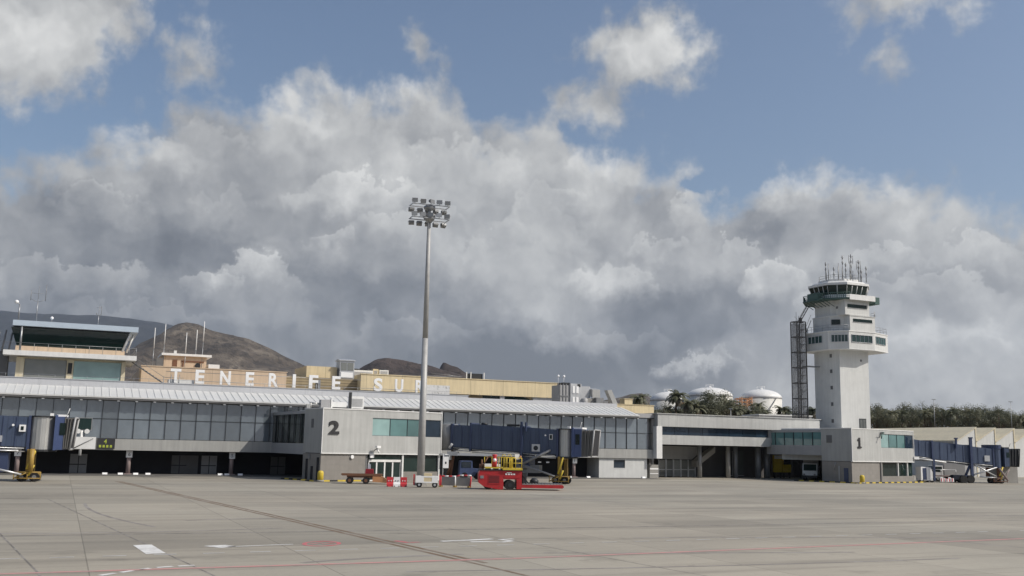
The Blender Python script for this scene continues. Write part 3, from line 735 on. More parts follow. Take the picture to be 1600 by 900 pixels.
# ------------------------------------------------------------------ tan terminal hall behind
hall = thing('terminal_hall', 'tan rendered terminal hall rising behind the glazed concourse', 'terminal', FW(0, 22), FA)
MB().box(1.8, 22.4, 0, 28, 9, 14.55).box(1.7, 22.5, -.08, .3, 14.55, 14.68).build('left_wing_wall', M['peach'], hall)
MB().box(33.9, 69, 0, 28, 12.45, 14.9).box(33.8, 69.1, -.1, .4, 14.9, 15.02).build('right_wing_wall', M['tan'], hall)
mb = MB().box(34, 48, .4, 1, 9.4, 12.45).box(57.6, 58.4, .3, 1, 9.4, 12.45).box(63.6, 69, .3, 1, 9.4, 12.45).box(48, 57.6, .5, 1, 9.4, 11.9).box(58.4, 63.6, .5, 1, 9.4, 11.9)
mb.build('lower_wall', M['parapet'], hall)
w1 = MB().box(54.6, 57.6, .6, .7, 11.9, 12.44).build('window', M['glass_dark'], hall)
w2 = MB().side([(58.4, 11.9), (63.6, 11.9), (62.6, 12.3), (61.9, 12.44), (58.4, 12.44)], .6, .7).build('window', M['glass_dark'], hall)
MB().box(22.4, 33.9, 2, 24, 9, 14.2).build('slatted_wall', M['tan_dark'], hall)
MB().box(26.0, 30.8, 3, 12, 13.0, 16.0).build('stair_housing', M['tan'], hall)
MB().box(30.8, 31.6, 2.6, 8, 12.6, 15.6).build('dark_shaft', M['soffit'], hall)
MB().box(27.6, 28.0, 1.7, 2, 10, 13.8).box(30.1, 30.3, 1.7, 2, 10, 13.4).build('drainpipe', M['galv'], hall)
MB().box(2.2, 9.0, -13, -1, 9.9, 11.55).build('roof_upstand', M['soffit'], hall)
MB().box(4.4, 7.6, -14.9, -13, 9.9, 12.0).build('roof_panel', M['white_plain'], hall)
pent = thing('rooftop_penthouse', 'tan plant room with a thin white roof slab on the terminal hall', 'plant room', FW(0, 34), FA)
MB().box(5.6, 12.0, 0, 7, 14.4, 17.2).build('wall', M['peach'], pent)
MB().box(5.2, 12.7, -.5, 7.5, 17.2, 17.55).box(7.0, 7.4, -.3, .3, 17.5, 18.0).build('roof', M['white_plain'], pent)
MB().box(4.5, 5.5, -.2, .8, 15.0, 16.7).build('dark_unit', M['soffit'], pent)
MB().box(6.9, 7.6, -.06, 0, 15.3, 16.6).build('red_door', M['rust'], pent)
MB().box(8.2, 11.6, -.10, -.02, 16.3, 16.5).box(8.4, 8.6, -.10, -.02, 15, 16.4).box(10.9, 11.1, -.10, -.02, 15, 16.4).build('pipework', M['rust'], pent)
MB().tube((10.7, -.2, 15.8), (10.7, .02, 15.8), .42, None, 12).build('fan_grille', M['dark'], pent)
MB().box(12.3, 14.0, -.4, 2.6, 14.6, 16.1).build('service_box', M['white_plain'], pent)

for i, (q, z1, d) in enumerate(((4.0, 21.4, 34), (5.5, 22.1, 34), (8.7, 20.9, 33.6), (10.3, 21.5, 34.2), (11.3, 22.9, 34))):
    lab = ['leftmost white rod mast behind the tan plant room', 'tall white rod mast at the left edge of the tan plant room', 'shortest white rod mast over the middle of the tan plant room',
           'thin white rod mast right of the middle of the plant room', 'tallest white rod mast at the right of the tan plant room'][i]
    t = thing('rod_mast', lab, 'antenna', FW(q, d), FA, 'white rod masts at the tan plant room')
    MB().tube((0, 0, 14.4), (0, 0, z1 - 3.2), .045, None, 8).build('pole', M['galv'], t)
    MB().tube((0, 0, z1 - 3.2), (0, 0, z1), .085, .05, 8).build('radome', M['white_plain'], t)

# rooftop sign letters
sign = thing('rooftop_sign', 'white freestanding roof letters reading TENERIFE SUR on thin supports', 'sign', FW(0, 7), FA)
for c, a, b in (('T', 4.54, 5.85), ('E', 7.65, 8.8), ('N', 10.78, 12.15), ('E', 14.1, 15.2), ('R', 17.15, 18.4), ('I', 20.36, 20.78), ('F', 22.6, 23.85), ('E', 25.8, 26.97),
                ('S', 31.75, 33.0), ('U', 34.85, 36.05), ('R', 37.9, 39.1)):
    l_ = txt('letter', c, M['sign_white'], sign, a, 11.55, 1.82, .22, 0, .03, width=b - a)
    mb = MB()
    for q in (a + .15, b - .15): mb.tube((q, .05, 9.9), (q, .05, 12.6), .04, None, 6); mb.tube((q, .05, 12.4), (q, 1.5, 9.9), .03, None, 5)
    mb.build('support', M['galv'], l_)
MB().path([(4, .25, 11.9), (40, .25, 11.9)], .03, 5).path([(4, .25, 13.0), (30, .25, 13.0)], .03, 5).build('rail', M['galv'], sign)

# perforated white screen by the last letter
k = thing('roof_screen', 'white mottled screen panel on the roof right of the last sign letter', 'screen', FW(38.2, 5.2, 9.9), FA)
MB().box(0, 4.3, 0, .12, 1.2, 2.75).build('panel', mat('mottled_screen', (.62, .62, .61), .6, wear=.1, dirt=((.16, .16, .15), 2.2, .9)), k)
MB().tube((.4, .2, 0), (.4, .2, 2.6), .05).tube((3.9, .2, 0), (3.9, .2, 2.6), .05).tube((2, .2, 0), (2, .2, 2.6), .05).build('post', M['galv'], k)


def hvac(name, label, loc, rz, dx, dy, dz, body='grey', fans=1, louv=True, group=None):
    t = thing(name, label, 'air conditioner', loc, rz, group)
    MB().box(0, dx, 0, dy, .25, dz).box(.1, .3, .1, dy - .1, 0, .25).box(dx - .3, dx - .1, .1, dy - .1, 0, .25).build('casing', M[body], t)
    if louv:
        mb = MB(); z = .5
        while z < dz - .25: mb.prof([(-.05, z), (0, z + .09), (0, z)], .15, dx - .15); z += .16
        mb.build('louvre', M['grey_mid'], t)
    for i in range(fans):
        q = dx * (i + .5) / fans
        MB().tube((q, dy / 2, dz), (q, dy / 2, dz + .22), min(dx / fans, dy) * .38, None, 14).build('fan', M['dark'], t)
    return t


big = hvac('air_handler', 'tall silver air handler with glazed upper half behind the sign', FW(31.0, 24, 14.0), FA, 2.3, 2.4, 3.0, 'alu_plain', 0, False)
MB().box(.15, 1.1, -.05, 0, 1.5, 2.7).box(1.2, 2.15, -.05, 0, 1.5, 2.7).build('window', M['glass_grey'], big)
MB().box(.2, 2.1, -.06, 0, .4, 1.2).build('access_door', M['sign_white'], big)
MB().prof([(-.2, 3.0), (2.6, 3.0), (2.6, 3.1), (1.2, 3.35), (-.2, 3.1)], -.15, 2.45).build('hood', M['alu_plain'], big)
hvac('duct_unit', 'long low white duct unit on the hall roof right of the silver air handler', FW(33.6, 26, 14.3), FA, 3.3, 1.4, 1.5, 'white_plain', 2)
hvac('duct_unit', 'small white box unit on the hall roof behind the letter U', FW(38.0, 26, 14.6), FA, 1.5, 1.4, 1.4, 'white_plain', 1)
hvac('duct_unit', 'small grey box unit on the hall roof beside the white box unit', FW(36.9, 26, 14.6), FA, .9, 1.2, 1.5, 'tan', 0)
t = thing('pipe_frame', 'dark framed condenser rack on the hall roof right of the light mast', 'rack', FW(52.2, 24, 14.9), FA)
MB().box(.6, 3.0, .3, 1.2, .15, 1.15).build('coil', M['dark'], t)
for q in (0, .75, 3.1): MB().box(q, q + .14, 0, .14, 0, 1.35).build('post', M['white_plain'], t)
MB().path([(-12, .5, .35), (0, .5, .5), (-6, .5, .9)], .03, 5).build('rail', M['galv'], t)

# plant cluster at the right end of the roof
pc = thing('roof_plant', 'grey roof plant block with stacked white vents at the right end of the concourse roof', 'plant room', FW(63.5, 12, 9.9), FA)
MB().box(0, 1.7, 0, 3, 1.0, 4.1).box(0, 1.7, 0, 3, 0, 1.0).build('rack', M['grey'], pc)
mb = MB()
for i in range(4): mb.box(-.06 + i * .55, .03 + i * .55, -.1, 0, .8, 4.3)
mb.box(0, 1.7, -.1, 0, 2.3, 2.45).build('rack_frame', M['grey_mid'], pc)
MB().box(1.75, 3.7, -.2, 3, .8, 4.4).build('casing', M['alu_plain'], pc)
MB().box(.8, 2.0, .4, 2.6, 4.1, 4.55).build('cap', M['dark'], pc)
for q in (2.1, 2.75):
    for z in (1.2, 2.9): MB().box(q, q + .42, -.28, -.2, z, z + 1.1).build('vent', M['sign_white'], pc)
MB().box(3.0, 3.5, -.27, -.2, 3.9, 4.35).build('dark_vent', M['dark'], pc)
MB().box(3.8, 5.7, .6, 3, .8, 4.1).build('rear_casing', M['alu_plain'], pc)
MB().prof([(-.2, 3.6), (1.4, 3.9), (1.4, 3.0), (-.2, 2.2)], 5.7, 7.1).build('duct_elbow', M['alu'], pc)
MB().box(4.4, 6.7, -.1, 1.4, .6, 2.2).build('tank', M['concrete'], pc)
MB().lathe([(.55, 0.6), (.55, 2.0), (.3, 2.2)], (4.2, -.3, 0), 14).build('drum', M['grey'], pc)
MB().lathe([(.5, 0.6), (.5, 1.9), (.25, 2.0)], (7.3, 0, 0), 14).build('drum', M['grey'], pc)
for q in (.4, 1.4):
    MB().tube((q, 1.5, 4.1), (q, 1.5, 5.5), .03, None, 6).lathe([(.02, -.22), (.2, -.1), (.2, .1), (.02, .22)], (q, 1.5, 5.6), 10).build('lamp', M['sign_white'], pc)
t = thing('exhaust_duct', 'tilted silver exhaust duct on the roof right of the grey plant block', 'duct', FW(72.6, 12, 9.9), FA)
MB().hexa([(.6, 0, 1.2), (1.5, 0, 1.2), (1.5, 1, 1.2), (.6, 1, 1.2)], [(-.6, 0, 3.6), (.2, 0, 3.7), (.2, 1, 3.7), (-.6, 1, 3.6)]).build('duct', M['alu'], t)
MB().box(.4, 1.6, -.1, 1.1, 0, 1.3).build('base', M['dark'], t)
t = tag(MB().box(0, 1.5, 0, 1.5, 0, 2.6).box(-.1, 1.6, -.1, 1.6, 2.6, 2.7).build('roof_hatch', M['tan']), 'small tan box hatch at the right end of the concourse roof', 'hatch')
t.location = FW(75.2, 12, 9.6); t.rotation_euler = (0, 0, R(FA))
t = thing('roof_block', 'grey rubble coloured plant boxes on the roof left of the tilted duct', 'plant room', FW(69.5, 11, 9.9), FA)
MB().box(0, 1.3, 0, 1, 0, 2.3).box(1.5, 2.2, .2, 1, 0, 1.8).build('casing', M['grey_mid'], t)

# ------------------------------------------------------------------ apron control room on the roof, left
cr = thing('apron_control_room', 'wide rooftop control room with slanted dark glass and a pale blue roof edge', 'control room', FW(0, 15), FA)
wl = MB().box(-13.9, -.7, .3, 11, 9.6, 14.6)
wl.build('wall', M['cream'], cr)
MB().box(-13.95, -13.0, -.05, .3, 9.6, 14.5).box(-7.9, -7.1, -.05, .3, 9.6, 14.5).box(-1.15, -.65, -.05, .3, 9.6, 14.5).build('pilaster', M['cream'], cr)
MB().box(-12.95, -7.95, .1, .28, 10, 14.3).build('window', M['glass_grey'], cr)
q = MB().box(-7.05, -1.2, .1, .28, 10, 14.3).build('window', M['teal_pale'], cr)
MB().box(-7.75, -7.25, -.15, -.06, 12.6, 14.0).build('switch_box', M['sign_black'], cr)
MB().box(-15.5, .6, -1.6, 12.5, 14.62, 15.25).build('balcony_slab', M['white_plain'], cr)
MB().box(-14.2, -.9, -.2, 11, 15.25, 15.95).build('sill_wall', M['peach'], cr)
MB().hexa([(-14.1, -.1, 15.95), (-1.2, -.1, 15.95), (-1.2, 10.8, 15.95), (-14.1, 10.8, 15.95)], [(-14.9, -.9, 18.3), (-.4, -.9, 18.3), (-.4, 11.6, 18.3), (-14.9, 11.6, 18.3)]).build('window', M['glass_dark'], cr)
for f in (0, 1):
    a, b = (((-1.2, -.12, 15.9), (-.4, -.94, 18.3)), ((-.6, 1.6, 15.9), (.1, .9, 18.3)))[f]
    MB().tube(a, b, .14, None, 8).build('corner_post', M['white_plain'], cr)
MB().tube((-13.6, -1.4, 15.25), (-13.6, -1.4, 18.45), .13, None, 8).build('corner_post', M['galv'], cr)
MB().box(-14.7, .55, -1.6, 12.2, 18.45, 19.15).build('roof', mat('pale_blue_fascia', (.44, .52, .60), .45, wear=.08), cr)
mb = MB()
for i in range(9): mb.tube((-13.6 + i * 1.65, -1.5, 15.25), (-13.6 + i * 1.65, -1.5, 16.25), .025, None, 5)
mb.path([(-15.4, -1.5, 16.25), (.5, -1.5, 16.25), (.5, 6, 16.25)], .03, 5).path([(.5, -1.5, 15.75), (.5, 6, 15.75)], .025, 5).tube((.5, -1.5, 15.2), (.5, -1.5, 16.3), .03)
mb.build('railing', M['galv'], cr)
mb = MB().box(-17.4, -15.0, 1, 3, 9.6, 15.2)
mb.build('stair_core', M['soffit'], cr)
mb = MB()
for i in range(4): mb.tube((-17.3 + i * .75, .8, 15.2), (-17.0 + i * .75, .8, 18.0 - .3 * (i % 2)), .12, None, 6); 
mb.tube((-18.2, .8, 16.0), (-16.8, .8, 17.6), .12).tube((-18.2, .8, 15.4), (-16.6, .8, 16.6), .1).build('antenna_frame', M['grey_mid'], cr)
mb = MB().tube((0.2, 1, 14.6), (4.4, 1, 11.9), .09)
for i in range(9): mb.box(.5 + i * .45, .85 + i * .45, .6, 1.5, 14.3 - i * .29, 14.34 - i * .29)
mb.path([(0.2, .6, 15.4), (4.4, .6, 12.7), (7, .6, 12.7)], .03, 5).tube((4.4, .6, 10), (4.4, .6, 12.9), .04)
mb.build('outside_stair', M['grey_mid'], cr)
ant = (('lamp_mast', 'short pale lamp mast at the left corner of the control room roof', -14.1, -1.5, 19.1, 21.5), ('lattice_antenna', 'tall branching antenna left of centre on the control room roof', -12.2, 3, 19.1, 24.7),
       ('rod_antenna', 'thin forked antenna right of centre on the control room roof', -4.5, 3, 19.1, 22.2))
for i, (nm, lab, x, y, z0, z1) in enumerate(ant):
    t = thing(nm, lab, 'antenna', FW(x, 15 + y), FA)
    MB().tube((0, 0, z0), (0, 0, z0 + (z1 - z0) * .62), .07, .05, 8).build('pole', M['galv'], t)
    if i == 0:
        MB().tube((0, 0, z0), (0, 0, z1 - .3), .09, .08, 8).tube((0, 0, z1 - .3), (-.35, 0, z1 - .1), .07).build('arm', M['galv'], t)
        MB().lathe([(.05, -.25), (.25, -.12), (.25, .12), (.05, .25)], (-.4, 0, z1), 12).build('lamp', M['sign_white'], t)
    else:
        k_ = .9 if i == 1 else .3; zm = z0 + (z1 - z0) * .55
        mb = MB().tube((0, 0, zm), (0, 0, z1 - (.3 if i == 1 else 0)), .03, None, 5)
        for sx in (-k_, k_): mb.tube((0, 0, zm), (sx, 0, zm + .4), .025, None, 5).tube((sx, 0, zm + .2), (sx, 0, z1 - (.9 if sx < 0 else 0)), .04, None, 5)
        mb.tube((-k_, 0, zm + 1.2), (k_, 0, zm + 1.2), .02, None, 5).build('dipole', M['grey_mid'], t)
t = thing('globe_lamp', 'small white globe on a thin stem in the middle of the control room roof', 'lamp', FW(-10.3, 18), FA)
MB().tube((0, 0, 19.1), (0, 0, 20.0), .03).build('stem', M['galv'], t)
MB().lathe([(.04, -.22), (.2, -.1), (.2, .1), (.04, .22)], (0, 0, 20.15), 12).build('globe', M['sign_white'], t)


# ------------------------------------------------------------------ gate blocks (x along the lit front, -y towards the apron)
def gate_block(num, o, ang, L, D, H, link, labels):
    b = thing('gate_building', labels[0], 'building', (*o, 0), ang)
    zm = 3.08
    xw = L - 9.6                                            # start of the strip window
    Ds = link[0][1]
    MB().box(0, xw, 0, Ds, zm, H).box(xw, L, 0, Ds, zm, 5.15).box(xw, L, 0, Ds, 7.18, H).box(xw, L, .35, Ds, 5.15, 7.18).box(3.0, L, Ds, D, zm, H).build('upper_wall', M['white'], b)
    MB().box(-.06, L + .06, -.06, Ds + .06, H, H + .12).box(3, L, Ds + .06, D, H, H + .12).box(-.05, .03, -.05, .03, zm, H).box(L - .03, L + .05, -.05, .03, zm, H).build('roof_edge', M['white_plain'], b)
    MB().box(-.03, L + .03, -.08, .2, zm - .06, zm + .05).build('floor_band', M['white_plain'], b)
    n = 4
    for i in range(n):
        a = xw + .06 + i * (L - xw - .12) / n; c = a + (L - xw - .12) / n - .05
        wn = MB().box(a, c, .12, .18, 5.18, 7.15).build('window', (M['teal_pale'], M['teal'], M['teal'], M['glass_blue'])[i], b)
        MB().box(c, c + .05, .06, .2, 5.15, 7.18).build('frame', M['mullion'] if i < 3 else M['white_plain'], wn)
    MB().box(xw, L, .02, .14, 5.08, 5.18).build('sill', M['mullion'], b)
    # ground floor
    if num == '2':
        MB().box(.02, 5.7, .12, Ds, 0, zm - .06).box(10.75, L - .1, .12, 1.4, 0, 1.05).box(5.7, L - .1, 1.4, Ds, 0, zm - .06).box(9, L - .1, Ds, D, 0, zm - .06).build('lower_wall', M['stone'], b)
        MB().box(10.9, 13.2, .3, .36, 1.05, 2.85).build('window', M['glass_dark'], b)
        MB().box(13.5, 15.7, .3, .36, 1.05, 2.85).build('window', M['glass_dark'], b)
        MB().box(10.75, L - .1, .2, .3, 2.85, 3.0).build('lintel', M['mullion'], b)
        for x in (10.6, 13.25, 15.75): MB().box(x, x + .2, .05, .4, 0, 3.0).build('post', M['white_plain'], b)
        MB().box(5.7, 5.95, .1, 1.4, 0, 3.0).build('drainpipe', M['soffit'], b)
        MB().box(6.2, 10.55, .2, .5, 2.15, 2.42).build('door_header', M['white_plain'], b)
        MB().box(6.0, 10.6, .25, .35, 2.45, 3.0).build('fanlight', M['glass_dark'], b)
        for i in range(4):
            a = 6.2 + i * 1.08
            dr = MB().box(a + .1, a + 1.0, .3, .35, .1, 2.13).build('door', M['glass_dark'], b)
            MB().box(a, a + .1, .25, .4, 0, 2.15).box(a + 1.0, a + 1.08, .25, .4, 0, 2.15).box(a + .1, a + 1, .27, .38, 0, .12).build('frame', M['white_plain'], dr)
        MB().box(6.2, 6.7, -.12, .1, 2.62, 3.0).build('wall_lamp', M['sign_white'], b)
        MB().tube((3.9, .1, 2.7), (3.9, -.08, 2.7), .2, None, 12).build('round_lamp', M['sign_white'], b)
        cm = MB().tube((6.8, 0, 3.5), (6.8, -.6, 3.7), .06, None, 6).build('camera_arm', M['grey_mid'], b)
        MB().box(6.55, 7.05, -.95, -.5, 3.75, 4.0).tube((6.8, -.5, 3.6), (7.1, -.6, 3.2), .09).build('camera', M['sign_white'], cm)
        # left flank
        MB().box(-.04, .02, 2.2, 2.75, 5.9, 6.9).build('window', M['soffit'], b)
        for y, h in ((.5, 2.6), (1.9, 1.6), (3.2, 2.4)): MB().box(-.03, .03, y, y + .5, .1, h).build('recess', M['black'], b)  # black slabs on the wall carry the shade of the openings
        MB().box(-.1, 0, 2.6, 3.1, 2.4, 2.9).build('wall_lamp', M['grey_mid'], b)
    else:
        MB().box(.02, L - 9.2, .12, Ds, 0, zm - .06).box(L - 9.2, L - .1, .12, .9, 0, .95).box(L - 9.2, L - .1, .9, Ds, 0, zm - .06).box(9, L - .1, Ds, D, 0, zm - .06).build('lower_wall', M['stone'], b)
        for a, c in ((L - 8.9, L - 4.9), (L - 4.5, L - 2.0), (L - 1.7, L - .2)):
            MB().box(a, c, .3, .36, .95, 3.0).build('window', M['glass_dark'], b)
        for a in (L - 4.75, L - 1.95): MB().box(a, a + .18, .1, .4, .95, 3.0).build('post', M['white_plain'], b)
        MB().box(L - 9.9, L - 9.65, -.02, .12, 0, 3.0).build('drainpipe', M['soffit'], b)
        cm = MB().tube((xw - .4, 0, 6.6), (xw - .9, -.7, 7.4), .05, None, 6).build('camera_arm', M['grey_mid'], b)
        MB().box(xw - .2, xw + .2, -.5, -.1, 7.2, 7.45).tube((xw - .9, -.6, 6.5), (xw - .5, -.5, 7.1), .1).build('camera', M['green'], cm)
        MB().box(-.05, .02, 3.2, 4.1, 5.7, 6.8).build('window', M['soffit'], b)
        MB().box(-.03, .03, .7, 1.4, .1, 2.1).build('door', M['blue_plain'], b)
        MB().box(-.06, .0, 2.0, 2.25, .2, 2.4).tube((-.2, 2.6, 2.9), (-.2, 2.9, 1.8), .06).build('pipe', M['galv'], b)
    if num == '2': txt('number', num, M['sign_black'], b, .75, 5.2, 1.5, .12, -.02, .035, width=1.3)
    else: MB().side([(1.45, 5.0), (2.45, 5.0), (2.45, 5.22), (2.12, 5.22), (2.12, 6.5), (1.86, 6.5), (1.5, 6.25), (1.5, 6.02), (1.8, 6.16), (1.8, 5.22), (1.45, 5.22)], -.14, -.02).build('number', M['sign_black'], b)
    # corridor back to the concourse
    za, zb, zc = (2.85, 4.1, 7.55) if num == '2' else (3.85, 5.3, 7.25)
    lk = MB().prism(link, za, zb).prism(link, zc, H - .1)
    lk.build('corridor_wall', M['grey'], b)
    c0 = Vector((*link[0], 0)); c1 = Vector((*link[1], 0)); dv = (c1 - c0); ln = dv.length; dv /= ln
    pn = MB(); k = max(3, round(ln / 2.2))
    cx = [sum(p[i] for p in link) / len(link) for i in (0, 1)]
    inn = [(p[0] + (cx[0] - p[0]) * .03, p[1] + (cx[1] - p[1]) * .03) for p in link]
    MB().prism(inn, zb, zc).build('corridor_window', M['glass_dark'] if num == '2' else M['teal'], b)
    mb = MB()
    for i in range(k + 1):
        p = c0 + dv * (ln * i / k); mb.box(p.x - .04, p.x + .04, p.y - .04, p.y + .04, zb, zc)
    mb.build('corridor_mullion', M['mullion'], b)
    return b


g2 = gate_block('2', (-20.84, 111.97), 38, 16, 12, 8.0, [(.3, 4.5), (2.34, 18.4), (9, 16.7), (9, 12.0), (3.0, 12.0), (3.0, 4.5)],
                ['white two storey gate building with a large dark 2 beside a teal strip window'])
g1 = gate_block('1', (49.48, 144.78), 40, 17.6, 14, 7.75, [(.3, 5.0), (3.6, 17.2), (8, 17.2), (8, 14), (3, 14), (3, 5.0)],
                ['white two storey gate building with a dark 1 at the foot of the control tower'])
# the solid part of each flank is short: the rest of the block stands behind it
B2O, B2A = (-20.84, 111.97), 38
def fr(o, a, x, y, z=0.0):
    c, s_ = math.cos(R(a)), math.sin(R(a)); return (o[0] + x * c - y * s_, o[1] + x * s_ + y * c, z)


hvac('rooftop_unit', 'dark louvred air conditioner with white duct on the roof of gate building 2', fr(B2O, B2A, 5.9, 4.5, 8.1), B2A - 14, 1.6, 1.3, 1.7, 'white_plain', 0)
t = thing('duct_run', 'low grey and white ducting on the roof left of the louvred air conditioner', 'duct', fr(B2O, B2A, 1.6, 4.4, 8.1), B2A - 14)
MB().box(.3, 1.4, 0, 1, 0, 1.1).build('grey_box', M['grey'], t)
MB().box(1.6, 3.4, .2, .8, .3, .9).box(1.5, 1.7, .1, .9, 0, 1.2).build('duct', M['white_plain'], t)
MB().box(3.7, 4.0, .2, .5, 0, 2.1).build('flue', M['dark'], t)
MB().tube((-.8, .5, 0), (-.8, .5, .8), .12).tube((-.8, .5, .7), (.3, .5, .6), .12).box(-1.3, -.9, .2, .8, 0, .5).build('pipe', M['alu'], t)

# ------------------------------------------------------------------ white bridge building between the concourse and gate building 1
BO = FW(73.4, -.6); BA = 26
br = thing('bridge_building', 'long white upper floor bridge with a narrow ribbon window over a dark undercroft', 'building', BO, BA)
MB().box(0, 31.7, -.35, 12, 7.65, 9.52).box(-.25, 31.9, -.5, 12.2, 9.52, 9.62).build('upper_wall', M['white'], br)
MB().side([(0, 5.0), (21.3, 5.0), (22.6, 6.4), (0, 6.4)], -.1, 12).build('lower_band', M['white'], br)
MB().box(21.4, 24.2, .0, 12, 5.02, 7.64).build('end_wall', M['grey'], br)
MB().box(-.25, .75, -.42, .6, 2.9, 7.66).build('end_frame', M['white_plain'], br)
for i in range(8):
    a = .8 + i * 2.6; MB().box(a + .03, a + 2.57, .25, .32, 6.42, 7.64).build('window', M['glass_blue'], br)
MB().box(.75, 21.6, .9, 1.0, 6.4, 7.65).build('inner_blind', M['parapet'], br)
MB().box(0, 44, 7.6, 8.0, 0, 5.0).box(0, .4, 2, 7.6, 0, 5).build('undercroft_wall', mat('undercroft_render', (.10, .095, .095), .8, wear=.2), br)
MB().box(4.6, 11.4, 6.8, 7.1, 2.75, 4.8).side([(11.4, 2.75), (12.6, 3.6), (12.6, 4.8), (11.4, 4.8)], 6.8, 7.1).build('pale_fascia', M['grey'], br)
for i in range(5):
    a = 5.0 + i * 1.42
    d_ = MB().box(a, a + 1.2, 6.7, 6.76, .1, 2.6).build('glass_door', M['glass_grey'], br)
    MB().box(a - .1, a, 6.6, 6.8, 0, 2.7).box(a + 1.2, a + 1.3, 6.6, 6.8, 0, 2.7).box(a, a + 1.2, 6.62, 6.78, 1.1, 1.2).build('frame', M['alu_plain'], d_)
for x, y, r, m_ in ((1.2, 3.0, .3, 'grey_mid'), (9.8, 2.6, .34, 'grey_mid'), (15.3, 2.6, .34, 'concrete'), (17.4, 3.4, .36, 'grey_mid'), (21.6, 3.0, .5, 'grey_mid'), (23.6, 3.2, .5, 'grey_mid')):
    MB().tube((x, y, 0), (x, y, 5.0), r, None, 14).build('column', M[m_], br)
MB().hexa([(10.6, 4.4, 1.6), (14.2, 4.4, 3.9), (14.2, 5.8, 3.9), (10.6, 5.8, 1.6)], [(10.6, 4.4, 2.5), (14.2, 4.4, 4.8), (14.2, 5.8, 4.8), (10.6, 5.8, 2.5)]).build('staircase', M['concrete'], br)
MB().box(18.3, 19.3, 6.9, 7.0, .3, 4.0).box(19.8, 21.8, 6.9, 7.0, .3, 4.2).build('shop_window', M['glass_grey'], br)
MB().box(18.2, 21.9, 6.82, 6.9, .2, .35).box(18.2, 18.3, 6.82, 6.9, .2, 4.2).box(19.5, 19.6, 6.82, 6.9, .2, 4.2).build('shop_frame', M['grey'], br)
for i, (x, lab) in enumerate(((25.3, 'tall yellow panel with a pale top under the bridge, left one'), (27.2, 'tall yellow panel with a dark block under the bridge, nearer the truck'))):
    t = thing('yellow_panel', lab, 'panel', fr(BO, BA, x, 3.4), BA)
    MB().box(0, 1.6, 0, .4, .95, 3.7).build('board', M['yellow'], t)
    MB().box(.05, 1.55, -.04, 0, 3.1 if i == 0 else 2.2, 3.65 if i == 0 else 3.1).build('block', M['sign_white'] if i == 0 else M['dark'], t)
    for q in (.1, 1.3): MB().box(q, q + .2, .1, .3, 0, .95).build('leg', M['dark'], t)
for i, x in enumerate((29.0, 30.9)):
    t = thing('lamp_post', ['pale lamp post with a round head left of the service truck', 'plain pale post right beside the service truck'][i], 'post', fr(BO, BA, x, .6), BA)
    MB().tube((0, 0, 0), (0, 0, 3.6 - i * .3), .13, .10, 10).build('pole', M['grey'], t)
    if i == 0: MB().lathe([(.08, -.2), (.25, 0), (.18, .2), (.03, .3)], (0, 0, 3.65), 10).build('lamp', M['sign_white'], t)


def service_truck(name, label, loc, rz, body):
    t = thing(name, label, 'truck', loc, rz)
    MB().side([(0, .55), (1.9, .55), (1.9, 2.55), (.5, 2.55), (.12, 1.5), (0, 1.4)], 0, 2.2).build('cab', M['white_plain'], t)
    MB().hexa([(.08, .15, 1.48), (.5, .15, 2.42), (.5, 2.05, 2.42), (.08, 2.05, 1.48)], [(.04, .15, 1.5), (.46, .15, 2.44), (.46, 2.05, 2.44), (.04, 2.05, 1.5)]).build('windscreen', M['glass_dark'], t)
    MB().box(.6, 1.7, -.03, .0, 1.5, 2.35).build('side_window', M['glass_dark'], t)
    MB().box(2.05, 5.6, -.05, 2.25, .9, 3.3).build('box_body', M[body], t)
    MB().box(.1, 5.5, .4, 1.8, .45, .85).box(-.12, .05, 0, 2.2, .42, .75).build('chassis', M['dark'], t)
    for x in (1.0, 4.4):
        for y in (.15, 2.05):
            w_ = MB().wheel((x, y, .45), .45, .28, 'y', 18).build('wheel', M['rubber'], t)
            MB().wheel((x, y, .45), .24, .30, 'y', 12).build('rim', M['alu_plain'], w_)
    for y in (.25, 1.8): MB().box(-.15, -.05, y, y + .3, .78, 1.0).build('headlight', M['lens'], t)
    MB().box(.3, .45, -.3, -.1, 1.7, 2.3).box(.3, .45, 2.3, 2.5, 1.7, 2.3).build('mirror', M['dark'], t)
    return t


service_truck('service_truck', 'grey service truck half hidden behind the corner of gate building 1', (47.4, 154.6, 0), 68, 'grey')

# ------------------------------------------------------------------ control tower
TO = (54.83, 165.0); TA = 23.5
tw = thing('control_tower', 'tall white airport control tower with stepped upper floors and a green gallery', 'tower', (*TO, 0), TA)
C = 3.1
def octa(a, c=None, cx=C, cy=C):
    """octagon of half width a with faces of half length c"""
    c = a * .4142 if c is None else c
    return [(cx - c, cy - a), (cx + c, cy - a), (cx + a, cy - c), (cx + a, cy + c), (cx + c, cy + a), (cx - c, cy + a), (cx - a, cy + c), (cx - a, cy - c)]


